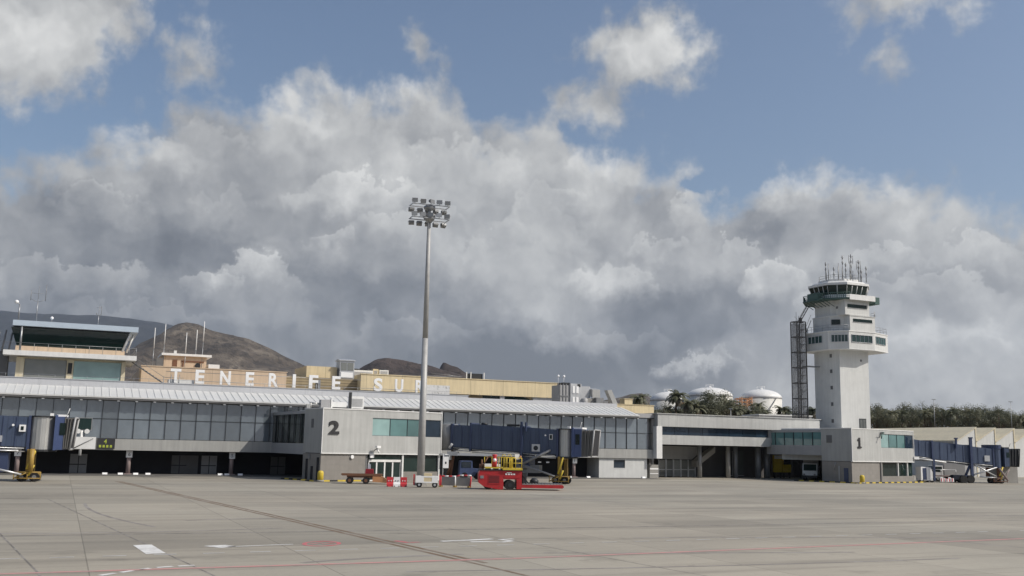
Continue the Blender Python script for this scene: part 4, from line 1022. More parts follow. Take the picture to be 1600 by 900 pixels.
sh = MB().box(0, 6.2, 0, 6.2, 0, 21.3); sh.build('shaft', M['white_render'], tw)
for z in (9.2, 12.0, 14.75, 17.5, 20.1): MB().box(-.03, .2, 1.8, 2.35, z, z + .6).build('window', M['soffit'], tw)
MB().box(4.4, 4.75, -.03, .1, 19.5, 19.85).build('window', M['soffit'], tw)
dr = MB().box(3.85, 5.15, -.05, .05, 8.3, 9.9).build('door', M['glass_grey'], tw)
MB().box(3.8, 3.87, -.08, .02, 8.2, 9.95).box(4.48, 4.54, -.08, .02, 8.2, 9.95).box(5.13, 5.2, -.08, .02, 8.2, 9.95).box(3.8, 5.2, -.08, .02, 9.88, 9.97).build('frame', M['mullion'], dr)
cab = [(.35, -2), (5.85, -2), (10.55, -.1), (10.55, 6.2), (5.85, 8.2), (.35, 8.2), (-2, 5.85), (-2, .35)]
def grow(pl, k): return [(4.0 + (p[0] - 4.0) * k, 3.1 + (p[1] - 3.1) * k) for p in pl]
MB().prism(cab, 21.3, 24.3).build('cabin', M['white_render'], tw)
MB().prism(grow(cab, 1.015), 24.22, 24.36).prism(grow(cab, 1.01), 21.28, 21.36).build('cabin_edge', M['white_plain'], tw)


def facet_window(P0, P1, f0, f1, z0, z1, m, n, name='window', tilt=0.0):
    """a glazed strip let into the facet P0 -> P1 of an octagonal storey, with its own bars"""
    a = Vector((*P0, 0)); b = Vector((*P1, 0)); d = b - a; nn = Vector((d.y, -d.x, 0)).normalized()
    p = a + d * f0; q = a + d * f1
    o = MB().hexa([tuple(p + nn * .03 + Vector((0, 0, z0))), tuple(q + nn * .03 + Vector((0, 0, z0))), tuple(q - nn * .2 + Vector((0, 0, z0))), tuple(p - nn * .2 + Vector((0, 0, z0)))],
                  [tuple(p + nn * .03 + Vector((0, 0, z1))), tuple(q + nn * .03 + Vector((0, 0, z1))), tuple(q - nn * .2 + Vector((0, 0, z1))), tuple(p - nn * .2 + Vector((0, 0, z1)))]).build(name, m, tw)
    mb = MB()
    for i in range(n + 1):
        c = p + (q - p) * (i / n); e = c + nn * .07
        mb.tube(tuple(e + Vector((0, 0, z0))), tuple(e + Vector((0, 0, z1))), .05, None, 4, 0, False)
    for z in (z0, z1): mb.tube(tuple(p + nn * .06 + Vector((0, 0, z))), tuple(q + nn * .06 + Vector((0, 0, z))), .06, None, 4, 0, False)
    mb.build('frame', M['alu_plain'] if m is M['teal_dark'] else M['mullion'], o)


facet_window(cab[0], cab[1], .10, .90, 22.45, 23.7, M['teal_dark'], 5)
facet_window(cab[7], cab[0], .16, .95, 22.45, 23.7, M['teal_dark'], 5)
facet_window(cab[6], cab[7], .12, .75, 22.45, 23.7, M['teal_dark'], 4)
facet_window(cab[1], cab[2], .08, .80, 22.45, 23.7, M['teal_dark'], 4)
facet_window(cab[2], cab[3], .1, .8, 22.45, 23.7, M['teal_dark'], 4)


def rail(pts, z, h, m, name='railing', nb=4):
    mb = MB()
    for a, b in zip(pts, pts[1:]):
        for i in range(nb + 1):
            x = a[0] + (b[0] - a[0]) * i / nb; y = a[1] + (b[1] - a[1]) * i / nb
            mb.tube((x, y, z), (x, y, z + h), .025, None, 5)
        for k in (h, h * .55): mb.tube((a[0], a[1], z + k), (b[0], b[1], z + k), .028, None, 5)
    return mb.build(name, m, tw)


r_ = grow(cab, .98); rail([r_[1], r_[2], r_[3]], 24.36, 1.0, M['galv']); rail([r_[5], r_[6], r_[7], r_[0]], 24.36, 1.0, M['galv'])
MB().box(.7, 6.1, -1.97, 1.5, 24.36, 26.85).box(.62, 6.18, -2.05, 1.5, 26.85, 26.97).build('lower_box_storey', M['white_render'], tw)
MB().box(1.35, 5.5, -1.99, -1.7, 25.85, 26.4).build('window', M['glass_dark'], tw)
MB().box(1.3, 5.55, -2.03, -1.93, 25.78, 25.86).build('sill', M['grey'], tw)
MB().prism(octa(4.0, 2.1), 24.36, 27.0).build('lower_tier', M['white_render'], tw)
MB().prism(octa(4.08, 2.15), 26.92, 27.06).build('tier_edge', M['white_plain'], tw)
facet_window(octa(4.0, 2.1)[7], octa(4.0, 2.1)[0], .1, .6, 25.5, 26.3, M['glass_dark'], 2)
MB().box(.0, 5.2, -1.7, 1.5, 27.06, 29.6).box(-.06, 5.26, -1.78, 1.5, 29.5, 29.62).build('upper_box_storey', M['white_render'], tw)
MB().box(.5, 4.7, -1.72, -1.4, 28.2, 28.85).build('window', M['glass_dark'], tw)
MB().box(.45, 4.75, -1.76, -1.66, 28.12, 28.22).build('sill', M['grey'], tw)
MB().prism(octa(3.7, 1.9), 27.06, 30.0).build('upper_tier', M['white_render'], tw)
q = octa(3.72, 1.92); mx_, my_ = (q[7][0] + q[0][0]) / 2, (q[7][1] + q[0][1]) / 2
MB().box(mx_ - .3, mx_ + .15, my_ - .3, my_ + .15, 28.2, 28.6).build('vent', M['soffit'], tw)
rail([(6.1, -1.9), (7.2, -.9), (7.6, .6)], 27.0, .9, M['galv'], nb=3)
# green gallery
gal = octa(5.5, 2.6)
MB().prism(gal, 29.65, 29.85).build('gallery_floor', M['green'], tw)
mb = MB()
for a, b in ((7, 0), (6, 7), (5, 6), (4, 5), (3, 4), (2, 3)):
    A, B_ = gal[a], gal[b]
    for k in range(13):
        t_ = k / 12; x, y = A[0] + (B_[0] - A[0]) * t_, A[1] + (B_[1] - A[1]) * t_
        mb.tube((x, y, 29.85), (x, y, 30.75), .03 if k % 3 else .06, None, 5)
    for z, r in ((30.75, .05), (30.45, .035), (30.15, .035)): mb.tube((*A, z), (*B_, z), r, None, 5)
    mb.tube((*A, 29.75), (*B_, 29.75), .16, None, 5)
mb.build('gallery_rail', M['green'], tw)
MB().box(.35, 5.85, -2.52, -2.42, 29.5, 30.4).build('front_parapet', M['white_plain'], tw)
mb = MB()
for i in range(7): mb.tube((gal[7][0] + (gal[6][0] - gal[7][0]) * i / 6, gal[7][1] + (gal[6][1] - gal[7][1]) * i / 6, 29.6), (C - 3.4, gal[7][1] + (gal[6][1] - gal[7][1]) * i / 6, 28.6), .06, None, 5)
mb.build('gallery_bracket', M['green'], tw)
# the glazed cab
bt, tp = octa(4.05, 2.0), octa(4.5, 2.25)
MB().prism(octa(4.1, 2.03), 30.0, 30.62).build('cab_sill', M['white_plain'], tw)
for i in range(8):
    a, b = bt[i], bt[(i + 1) % 8]; c, d = tp[i], tp[(i + 1) % 8]
    cw = MB(); cw.add([(*a, 30.62), (*b, 30.62), (*d, 32.15), (*c, 32.15)], [(0, 1, 2, 3)])
    for j, (x, y) in enumerate((a, b, d, c)): cw.v.append((C + (x - C) * .97, C + (y - C) * .97, 30.62 if j < 2 else 32.15))
    cw.f.append([7, 6, 5, 4]); cw.mi.append(0); cw.sm.append(False)
    cwo = cw.build('cab_window', M['glass_dark'], tw); mb = MB(); nb = 4 if i in (0, 2, 4, 6) else 2
    for k in range(nb + 1):
        t_ = k / nb
        mb.tube((a[0] + (b[0] - a[0]) * t_, a[1] + (b[1] - a[1]) * t_, 30.6), (c[0] + (d[0] - c[0]) * t_, c[1] + (d[1] - c[1]) * t_, 32.17), .075, None, 5)
    mb.build('frame', M['white_plain'], cwo)
MB().prism(octa(4.66, 2.34), 32.2, 32.6).prism(octa(4.3, 2.1), 32.6, 32.95, 0, octa(3.9, 1.9)).prism(octa(3.1, 1.5), 32.95, 33.45).build('cab_roof', M['white_plain'], tw)
mb = MB(); q = octa(3.0, 1.4)
for a, b in zip(q, q[1:] + q[:1]):
    mb.tube((*a, 33.4), (*a, 34.2), .03, None, 5); mb.tube((*a, 34.2), (*b, 34.2), .03, None, 5); mb.tube((*a, 33.85), (*b, 33.85), .025, None, 5)
mb.build('roof_railing', M['galv'], tw)
MB().box(-2.5, -1.6, 2.0, 4.6, 29.9, 31.0).build('gallery_unit', M['green'], tw)
MB().box(7.9, 8.9, -.3, 2.0, 29.5, 30.7).build('gallery_unit', M['green'], tw)

AN = [(-.9, 1, 36.0, 0), (.1, 2.8, 36.6, 1), (1.0, -.2, 35.2, 0), (2.0, .8, 37.6, 1), (3.1, 3, 35.6, 0), (4.2, -.6, 36.8, 2), (4.6, 1.6, 38.2, 2), (5.0, 4.2, 36.2, 0), (5.6, .3, 35.4, 1), (6.0, 2.2, 35.0, 0),
      (6.6, .2, 36.0, 1), (6.9, 2.3, 37.4, 1), (3.7, .2, 35.0, 0), (.5, .2, 35.4, 0), (7.0, 3.9, 35.2, 0), (1.5, 2.4, 35.8, 1), (2.6, -.3, 36.4, 0), (3.4, 1.6, 36.6, 1), (5.3, 2.6, 35.8, 1), (6.3, 1.2, 35.6, 0), (-.3, 2.2, 35.4, 0), (4.0, 4.0, 37.0, 0)]
for i, (x, y, z1, kd) in enumerate(AN):
    lab = ['plain whip antenna standing on the control tower roof', 'whip antenna with short cross dipoles on the control tower roof', 'tall forked antenna with paired uprights on the control tower roof'][kd]
    t = thing('antenna', lab, 'antenna', fr(TO, TA, x, y), TA, ['plain whip antennas on the tower roof', 'dipole antennas on the tower roof', 'forked antennas on the tower roof'][kd])
    z0 = 33.2; MB().tube((0, 0, z0), (0, 0, z1), .08, .05, 6).build('mast', M['grey_mid'], t)
    if kd:
        mb = MB()
        for k in range(2 if kd == 1 else 3):
            z = z1 - .35 - k * .9; mb.tube((0, -.03, z - .3), (0, -.03, z + .3), .10, None, 6); mb.tube((-.28, 0, z), (.28, 0, z), .03, None, 5)
        if kd == 2:
            for sx in (-.42, .42): mb.tube((0, 0, z1 - 2.2), (sx, 0, z1 - 1.6), .03, None, 5).tube((sx, 0, z1 - 1.6), (sx, 0, z1 - .2), .05, None, 5)
        mb.build('dipole', M['grey_mid'], t)

# steel stair tower beside it
st = thing('stair_tower', 'dark steel lattice stair tower standing beside the white control tower', 'stair tower', fr(TO, TA, -4.9, 4.6), TA); st.scale = (.576, .571, .985)
mb = MB()
for x in (0, 3.3):
    for y in (0, 2.8): mb.box(x - .11, x + .11, y - .11, y + .11, 0, 26.6)
z = 0
while z < 26.6:
    for y in (0, 2.8): mb.box(.1, 3.2, y - .06, y + .06, z + .05, z + .2)
    for x in (0, 3.3): mb.box(x - .06, x + .06, .1, 2.7, z + .05, z + .2)
    z += 2.65
mb.box(1.6, 1.72, -.05, .05, 0, 26.5)
mb.build('frame', M['stair_steel'], st)
mb = MB()
for i in range(10):
    z = i * 2.65 + .2
    for k in range(9):
        q = k / 9; mb.box(.35 + q * 2.3, .35 + q * 2.3 + .3, .15, 1.3, z + q * 1.32, z + q * 1.32 + .04)
        mb.box(2.95 - q * 2.3 - .3, 2.95 - q * 2.3, 1.5, 2.65, z + 1.32 + q * 1.32, z + 1.36 + q * 1.32)
    mb.tube((.3, .12, z + .9), (2.8, .12, z + 2.2), .03, None, 5).tube((2.9, 1.45, z + 2.2), (.4, 1.45, z + 3.5), .03, None, 5)
    mb.box(2.6, 3.2, .15, 2.65, z + 1.28, z + 1.32).box(.1, .6, .15, 2.65, z + 2.6, z + 2.64)
mb.build('stair_flight', M['grey_mid'], st)
mb = MB()
for i in range(32):
    for y in (-.03, 2.83): mb.box(.1 + i * .1, .13 + i * .1, y, y + .015, .2, 26.4)
for i in range(27):
    for x in (-.03, 3.33): mb.box(x, x + .015, .1 + i * .1, .13 + i * .1, .2, 26.4)
mb.build('mesh_screen', M['stair_steel'], st)
for z in (9.8, 18.9):
    MB().box(3.3, 8.4, .2, .45, z, z + .18).box(3.3, 8.4, 1.6, 1.85, z, z + .18).build('tie_beam', M['galv'], st)
MB().tube((0, .2, 26.5), (0, .2, 28.2), .05).tube((.9, .2, 26.5), (.9, .2, 27.6), .05).box(1.2, 2.0, 0, .6, 26.5, 27.3).build('roof_gear', M['stair_steel'], st)
mb = MB().tube((1.6, .6, 26.4), (5.4, .6, 29.6), .1).tube((1.6, 1.8, 26.4), (5.4, 1.8, 29.6), .1).tube((1.6, .6, 27.4), (5.4, .6, 30.6), .04)
for k in range(12): mb.box(1.7 + k * .31, 1.95 + k * .31, .6, 1.8, 26.5 + k * .262, 26.54 + k * .262)
mb.tube((3.3, .3, 24.4), (5.6, .3, 27.0), .08).tube((3.3, .3, 25.4), (5.6, .3, 28.0), .04).build('upper_flight', M['stair_steel'], st)


# ------------------------------------------------------------------ floodlight mast
MX, MY = -9.2, 106.0
ms = thing('floodlight_mast', 'very tall tapered grey steel apron mast with a double rack of floodlights', 'light mast', (MX, MY, 0), 20); ms.scale = (.9, .9, .912)
MB().tube((0, 0, 0), (0, 0, 17), .48, .345, 12).tube((0, 0, 17), (0, 0, 32.6), .342, .21, 12).build('pole', M['mast_steel'], ms)
MB().box(-.62, .62, -.62, .62, 0, .28).tube((0, 0, .28), (0, 0, .5), .56, None, 12).build('base_plate', M['concrete'], ms)
mb = MB()
for z in (31.3, 32.9):
    for y in (-.75, .75): mb.box(-2.35, 2.35, y - .05, y + .05, z, z + .1)
    for x in (-2.3, -.5, .5, 2.3): mb.box(x - .04, x + .04, -.75, .75, z, z + .08)
mb.lathe([(.28, 30.9), (.75, 31.5), (.8, 31.9), (.28, 32.0)], (0, 0, 0), 16).lathe([(.25, 32.4), (.7, 32.6), (.7, 32.9), (.2, 33.0)], (0, 0, 0), 16).build('head_frame', M['galv'], ms)
lampP = MB().hexa([(-.34, -.30, -.28), (.34, -.30, -.28), (.30, .16, -.10), (-.30, .16, -.10)], [(-.34, -.20, .26), (.34, -.20, .26), (.30, .20, .16), (-.30, .20, .16)]).tube((-.4, .05, 0), (.4, .05, 0), .035, None, 6).tube((0, .05, -.32), (0, .05, 0), .04, None, 6)
lampP = lampP.build('floodlight', M['grey_mid'], ms)
lens = MB().hexa([(-.31, -.325, -.25), (.31, -.325, -.25), (.31, -.30, -.25), (-.31, -.30, -.25)], [(-.31, -.235, .23), (.31, -.235, .23), (.31, -.21, .23), (-.31, -.21, .23)]).build('lens', M['lens'], lampP)
lampP.scale = (1.0, .95, .95); first = True
for z in (31.75, 33.35):
    for y, nn in ((-.75, 5), (.75, 5)):
        for i in range(nn):
            zz = z if y < 0 else z - .78
            x = -2.05 + i * 4.1 / (nn - 1); rz = (0 if y < 0 else math.pi) + random.uniform(-.5, .5)
            if first: lampP.location = (x, y, zz); lampP.rotation_euler = (.25, 0, rz); first = False; continue
            c = lampP.copy(); COL.objects.link(c); c.parent = ms; c.location = (x, y, zz); c.rotation_euler = (random.uniform(0, .4), 0, rz)
            q = lens.copy(); COL.objects.link(q); q.parent = c


# ------------------------------------------------------------------ passenger boarding bridges
def jet_bridge(label, o, ang, secs, rot, cab_, hood, legx, ztop, wheels_y, pale, rear=None, leg_mat='ochre', depth=2.9, tall=0.0):
    """x runs from the gate to the aircraft end; secs = tunnel sections (x0, x1, top0, top1, bottom0, bottom1)"""
    t = thing('boarding_bridge', label, 'boarding bridge', (*o, 0), ang)
    for i, (x0, x1, t0, t1, b0, b1) in enumerate(secs):
        e = .14 * (len(secs) - i if False else i)
        y0, y1 = .25 - e, depth - .25 + e
        mb = MB().hexa([(x0, y0, b0), (x1, y0, b1), (x1, y1, b1), (x0, y1, b0)], [(x0, y0, t0), (x1, y0, t1), (x1, y1, t1), (x0, y1, t0)])
        tn = mb.build('tunnel', M['blue'], t)
        MB().hexa([(x0, y0 - .06, b0 - .12), (x1, y0 - .06, b1 - .12), (x1, y1 + .06, b1 - .12), (x0, y1 + .06, b0 - .12)], [(x0, y0 - .06, b0 + .12), (x1, y0 - .06, b1 + .12), (x1, y1 + .06, b1 + .12), (x0, y1 + .06, b0 + .12)]).build('sill_beam', M['dark'], tn)
        mb = MB()
        for xx, tt, bb in ((x0, t0, b0), (x1, t1, b1)):
            mb.box(xx - .12, xx + .12, y0 - .1, y1 + .1, bb - .2, tt + .14)
        k = max(2, int((x1 - x0) / 1.1))
        for q in range(1, k):
            f = q / k; xx = x0 + (x1 - x0) * f; mb.box(xx - .03, xx + .03, y0 - .05, y0, b0 + (b1 - b0) * f + .1, t0 + (t1 - t0) * f - .05)
        mb.build('portal_frame', M['blue_plain'], tn)
        MB().tube((x0 + .3, y0 - .1, b0 - .02), (x1 - .3, y0 - .1, b1 - .02), .05, None, 6).tube((x0 + .2, y0 + .1, b0 - .3), (x1 - .2, y0 + .1, b1 - .3), .07, None, 6).build('cable_tray', M['alu_plain'], tn)
    xe, te, be = secs[-1][1], secs[-1][3], secs[-1][5]
    # round cabin, then blue cab and folding hood
    r0, r1 = rot
    mb = MB(); cxx = (r0 + r1) / 2; rr = (r1 - r0) / 2 + .25
    mb.prism([(cxx + rr * math.cos(2 * math.pi * i / 20), depth / 2 + 1.72 * math.sin(2 * math.pi * i / 20)) for i in range(20)], be - .1, te + .02)
    mb.build('rotating_cabin', M['alu'] if pale else M['blue'], t)
    MB().prism([(cxx + (rr + .1) * math.cos(2 * math.pi * i / 20), depth / 2 + 1.84 * math.sin(2 * math.pi * i / 20)) for i in range(20)], be - .3, be - .1).build('cabin_rim', M['dark'] if pale else M['blue_plain'], t)
    MB().prism([(cxx + (rr + .1) * math.cos(2 * math.pi * i / 20), depth / 2 + 1.84 * math.sin(2 * math.pi * i / 20)) for i in range(20)], te + .02, te + .14 + tall).build('cabin_rim', M['dark'] if pale else M['blue_plain'], t)
    c0, c1 = cab_
    cb = MB().box(c0, c0 + .22, -.35, depth + .3, be - .15, te + .25).box(c0 + .22, c1, -.2, depth + .2, be - .1, te + .1).build('cab', M['blue_light'] if pale else M['blue'], t)
    MB().box(c0 + .45, c0 + .95, -.24, -.18, be + 1.3, te - .5).build('cab_window', M['glass_dark'], cb)
    MB().box(c0 + .1, c1 + .1, -.1, depth * .7, te + .1, te + .3).box(c0 - .5, c0 - .2, -.2, .1, te + .15, te + .4).tube((c0 + .9, 0, te), (c0 + 1.2, -.2, te + .9), .03).build('roof_lamp', M['sign_white'] if pale else M['dark'], cb)
    h0, h1 = hood; mb = MB(); n = 7
    for i in range(n):
        a = h0 + (h1 - h0) * i / n; b = h0 + (h1 - h0) * (i + .72) / n; o_ = .10 if i % 2 else 0
        sl_ = .30 * i / n
        mb.hexa([(a, -.1 + o_, be + .0), (b, -.1 + o_, be + .0), (b, depth + .1 - o_, be), (a, depth + .1 - o_, be)], [(a + sl_, -.1 + o_, te - .02), (b + sl_, -.1 + o_, te - .02), (b + sl_, depth + .1 - o_, te - .02), (a + sl_, depth + .1 - o_, te - .02)])
    mb.build('folding_hood', M['bellows'] if pale else M['dark'], t)
    ring = MB()
    lo = [(h1, -.12, be - .05), (h1, depth + .12, be - .05)]; hi_ = [(h1 + .32, -.12, te + .02), (h1 + .32, depth + .12, te + .02)]
    ring.tube(lo[0], hi_[0], .09, None, 8).tube(lo[1], hi_[1], .09, None, 8).tube(lo[0], lo[1], .09, None, 8).tube(hi_[0], hi_[1], .09, None, 8)
    ring.build('hood_edge', M['grey'] if pale else M['dark'], t)
    MB().hexa([(h1 - .02, .1, be + .1), (h1, .1, be + .1), (h1, depth - .1, be + .1), (h1 - .02, depth - .1, be + .1)], [(h1 + .25, .1, te - .15), (h1 + .27, .1, te - .15), (h1 + .27, depth - .1, te - .15), (h1 + .25, depth - .1, te - .15)]).build('hood_shade_panel', M['black'], t)  # black panel paints the dark interior; the hood itself is solid
    # driven legs
    g_ = MB().box(legx - .2, legx + .2, -.2, .25, .9, be - .1).build('drive_column', M[leg_mat], t)
    MB().box(legx - .2, legx + .2, depth - .25, depth + .2, .9, be - .1).build('drive_column', M[leg_mat], t)
    MB().tube((legx - .1, -.3, 1.2), (legx + .5, -.3, be - .2), .12, None, 8).tube((legx + .5, -.3, 1.6), (legx + .1, -.3, .6), .1, None, 8).build('hydraulic_ram', M['yellow'], g_)
    MB().box(legx - .9, legx + .9, wheels_y[0], wheels_y[1], .55, .95).box(legx - .12, legx + .12, -.3, depth + .3, be - .5, be - .15).build('bogie', M[leg_mat], t)
    for x in (legx - .55, legx + .55):
        for y in (wheels_y[0] + .1, wheels_y[1] - .1):
            w_ = MB().wheel((x, y, .45), .45, .3, 'y', 18).build('wheel', M['rubber'], t)
            MB().wheel((x, y, .45), .2, .33, 'y', 10).build('rim', M['grey_mid'], w_)
    mb = MB()
    for a, b in (((legx - 1.15, -.35, .35), (legx + 1.15, -.35, .35)), ((legx - 1.15, -.35, .9), (legx + 1.15, -.35, .9)), ((legx - 1.15, -.35, .2), (legx - 1.15, -.35, .95)), ((legx + 1.15, -.35, .2), (legx + 1.15, -.35, .95)), ((legx, -.35, .2), (legx, -.35, .95)), ((legx - 1.15, -.35, .35), (legx, -.35, .9))):
        mb.tube(a, b, .05, None, 6)
    mb.build('guard_frame', M['ochre'] if leg_mat == 'ochre' else M['rust'], t)
    return t


A_ = -18; OM = (-8.0, 122.0)
jm = jet_bridge('dark navy boarding bridge with silver cabin reaching right from gate building 2', OM, A_,
                [(1.0, 3.7, 6.70, 6.62, 3.95, 3.86), (3.5, 10.1, 6.82, 6.50, 3.76, 3.52), (9.9, 14.4, 6.56, 6.28, 3.44, 3.28)], (14.4, 16.1), (16.15, 17.3), (17.3, 18.5), 14.7, 6.5, (.2, 1.6), True)
MB().lathe([(1.35, 3.6), (1.35, 6.7), (1.2, 6.8)], (0, 1.45, 0), 20).build('gate_rotunda', M['grey_mid'], jm)
MB().tube((.4, 1.2, 0), (.9, 1.2, 3.6), .28, None, 10).tube((.2, .6, 0), (1.3, .6, 3.4), .12).build('support_leg', M['rust'], jm)
MB().box(.6, 1.9, -.1, .6, 3.0, 3.5).box(.2, 1.0, -.3, .5, 2.5, 3.1).tube((.9, -.2, 3.9), (1.3, -.3, 4.4), .16, None, 8).build('hinge_gear', M['alu_plain'], jm)
MB().box(1.6, 7.5, .2, .5, 3.02, 3.32).build('white_beam', M['sign_white'], jm)
MB().tube((10.2, -.35, 2.2), (13.6, -.2, 3.9), .16, None, 8).tube((10.4, -.35, 2.1), (14.2, -.35, .9), .12, None, 8).build('strut', M['grey_mid'], jm)
MB().box(9.9, 10.15, -.3, .0, 3.0, 7.15).box(10.45, 10.65, -.3, .0, 6.0, 7.1).box(9.7, 10.9, .2, 2.6, 2.0, 3.3).build('lift_post', M['blue_plain'], jm)
MB().box(8.0, 9.6, .3, 1.2, 6.6, 6.85).tube((5, .8, 6.7), (5, .8, 7.0), .4, None, 14).build('roof_unit', M['dark'], jm)
q = MB().box(11.3, 12.3, -.16, -.1, 3.7, 4.55).build('control_box', M['alu_plain'], jm)
MB().tube((11.8, -.2, 4.1), (11.8, -.15, 4.1), .28, None, 14).build('dial', M['dark'], q)
q = MB().box(13.4, 13.85, -.14, -.1, 5.1, 5.75).build('door_window', M['alu_plain'], jm)
MB().box(13.5, 13.75, -.17, -.13, 5.2, 5.65).build('pane', M['glass_dark'], q)
MB().tube((12.95, -.2, 5.6), (12.95, -.1, 5.6), .1, None, 8).build('lamp', M['sign_white'], jm)
MB().box(10.6, 12.0, .6, 2, 1.2, 2.1).build('hydraulic_unit', M['grey_mid'], jm)
MB().box(13.0, 13.3, .2, .5, 2.4, 2.55).box(12.0, 12.3, .2, .5, 2.4, 2.55).build('under_lamp', M['sign_white'], jm)

OLb = (-45.49, 95.9)
jl = jet_bridge('navy boarding bridge with silver cabin and yellow leg cut off by the left edge', OLb, 18,
                [(-22, -8.2, 6.9, 6.5, 3.9, 3.4), (-8.4, -.35, 6.35, 6.10, 3.30, 3.15)], (-.3, 1.75), (1.9, 2.7), (2.75, 3.35), -.1, 6.2, (.2, 1.7), True)
q = MB().box(-1.2, -.65, -.14, .14, 4.7, 5.35).build('door_window', M['sign_white'], jl)
MB().box(-1.05, -.8, -.17, -.13, 4.85, 5.2).build('pane', M['glass_dark'], q)
MB().tube((-1.75, -.1, 5.3), (-1.75, .0, 5.3), .11, None, 8).build('lamp', M['sign_white'], jl)
MB().box(-3.6, -2.6, -.2, .1, 3.7, 4.3).box(-3.4, -2.9, -.22, -.1, 4.3, 4.5).build('control_box', M['alu_plain'], jl)
MB().tube((-3.6, -.4, 1.4), (-.6, -.4, .7), .1, None, 8).tube((-4.2, -.4, 2.9), (-1.2, -.3, 2.9), .06).tube((-5, -.4, 1.6), (-3.2, -.4, .5), .09).build('strut', M['alu_plain'], jl)
MB().box(-3.6, -1.9, -.1, 1.2, .9, 2.7).build('hydraulic_unit', M['blue_plain'], jl)
MB().box(-2.7, -1.1, -.25, .0, 2.85, 2.98).build('under_lamp', M['sign_white'], jl)
MB().tube((.15, -.35, 1.0), (.15, -.35, 3.1), .24, None, 10).build('yellow_ram', M['ochre'], jl)

g1x, g1y, _ = fr((49.48, 144.78), 40, 16.4, .6)
jr = jet_bridge('navy boarding bridge sloping down from gate building 1 at the right edge', (g1x, g1y), 8,
                [(1.1, 4.6, 6.62, 6.20, 4.0, 3.62), (4.4, 10.9, 6.35, 5.78, 3.5, 3.0), (10.7, 14.6, 5.7, 5.35, 2.98, 2.75)], (14.4, 16.2), (16.3, 17.2), (17.3, 18.8), 15.4, 5.5, (.2, 1.6), False, leg_mat='rust', tall=.5)
MB().box(4.3, 4.6, -.2, .1, .3, 3.6).build('support_post', M['blue_plain'], jr)
MB().box(10.6, 11.0, -.25, .1, .8, 7.0).box(10.5, 11.1, -.3, .05, 6.9, 7.1).build('lift_post', M['blue_plain'], jr)
MB().box(8.2, 8.45, -.25, .0, 5.3, 6.9).box(8.1, 8.55, -.3, .05, 6.75, 6.95).build('lift_post', M['blue_plain'], jr)
w_ = MB().wheel((9.2, -.2, .6), .6, .5, 'y', 20).wheel((10.4, -.2, .6), .6, .5, 'y', 20).wheel((9.2, 2.6, .6), .6, .5, 'y', 20).wheel((10.4, 2.6, .6), .6, .5, 'y', 20).build('wheel', M['rubber'], jr)
MB().box(9.0, 10.8, 0, 2.6, .5, 1.2).tube((9.8, .2, 1), (10.8, .2, 3), .2, None, 8).build('bogie_frame', M['blue_plain'], jr)
MB().tube((11, -.2, 1.3), (15, -.2, 2.5), .12, None, 8).tube((11.3, -.2, 2.8), (14.8, -.2, 1.1), .1, None, 8).tube((12, -.2, 1.0), (16.5, -.2, .8), .1).build('strut', M['alu_plain'], jr)
MB().box(13.0, 13.9, -.16, -.1, 3.4, 4.3).build('control_box', M['alu_plain'], jr)
MB().tube((16.6, -.4, .5), (15.2, -.4, 2.4), .16, None, 8).tube((15.9, -.4, .6), (16.9, -.4, 2.2), .1, None, 8).build('rusty_ram', M['pinkish'], jr)
MB().tube((1.4, -.1, 3.7), (6.5, -.1, 3.15), .09, None, 8).box(1.2, 2.0, -.2, .1, 3.5, 3.9).build('white_pipe', M['sign_white'], jr)
MB().lathe([(1.3, 3.7), (1.3, 6.6)], (.2, 1.45, 0), 20).build('gate_rotunda', M['blue_plain'], jr)
MB().tube((.6, 1.4, 0), (.6, 1.4, 3.7), .45, None, 12).build('support_leg', M['blue_plain'], jr)
t = thing('stair_block', 'plain grey concrete block under the hood of the right boarding bridge', 'block', fr((g1x, g1y), 8, 16.8, 2.0), 8)
MB().box(0, 3.2, 0, 2.5, 0, 2.75).build('block', M['concrete'], t)
MB().box(-.05, 3.25, -.05, 2.55, 2.75, 2.85).build('cap', M['soffit'], t)


# ------------------------------------------------------------------ ground equipment
# red cargo loader with yellow railed platform
t = thing('cargo_loader', 'red low bed cargo loader with a yellow railed platform before the silver cabined bridge', 'loader', (-2.9, 98.9, 0), 4); t.scale = (1, 1, .9)
MB().side([(0, .75), (.5, .35), (1.9, .05), (2.45, .05), (2.45, 1.15), (3.75, 1.15), (3.75, .1), (4.25, .1), (4.25, 2.05), (.1, 2.05), (0, 1.7)], 0, 2.6).build('body', M['red'], t)
MB().box(.0, 4.3, -.05, 2.65, 2.05, 2.14).build('body_rim', M['dark'], t)
hs = MB()
for k in range(3): hs.path([(4.26, .3 + k * .25, 1.7), (4.6, .3 + k * .25, 1.3), (4.9, .35 + k * .25, .8), (5.6, .5 + k * .2, .75)], .035)
hs.build('hose', M['rubber'], t)
MB().box(.15, .5, -.04, 0, 1.2, 1.5).build('headlight', M['lens'], t)
MB().tube((4.1, .2, 3.45), (4.1, .2, 3.7), .09, None, 10).build('beacon', M['orange'], t)
lv = MB()
for k in range(6): lv.box(1.0, 2.05, -.05, -.03, .75 + k * .14, .80 + k * .14)
lv.build('grille', M['dark'], t)
MB().box(.95, 2.1, -.03, 0, .6, 1.7).box(2.5, 4.1, -.03, 0, 1.3, 1.55).build('panel', M['red'], t)
mb = MB()
for i in range(4): mb.box(2.62 + i * .26, 2.62 + i * .26 + .18, -.03, 0, 1.62, 1.78)
mb.box(2.75, 3.25, -.03, 0, 1.82, 1.9)
mb.build('lettering', M['sign_white'], t)
for x in (3.1,):
    for y in (.25, 2.3):
        w_ = MB().wheel((x, y, .52), .52, .4, 'y', 22).build('wheel', M['rubber'], t); MB().wheel((x, y, .52), .22, .43, 'y', 14).build('rim', M['dark'], w_)
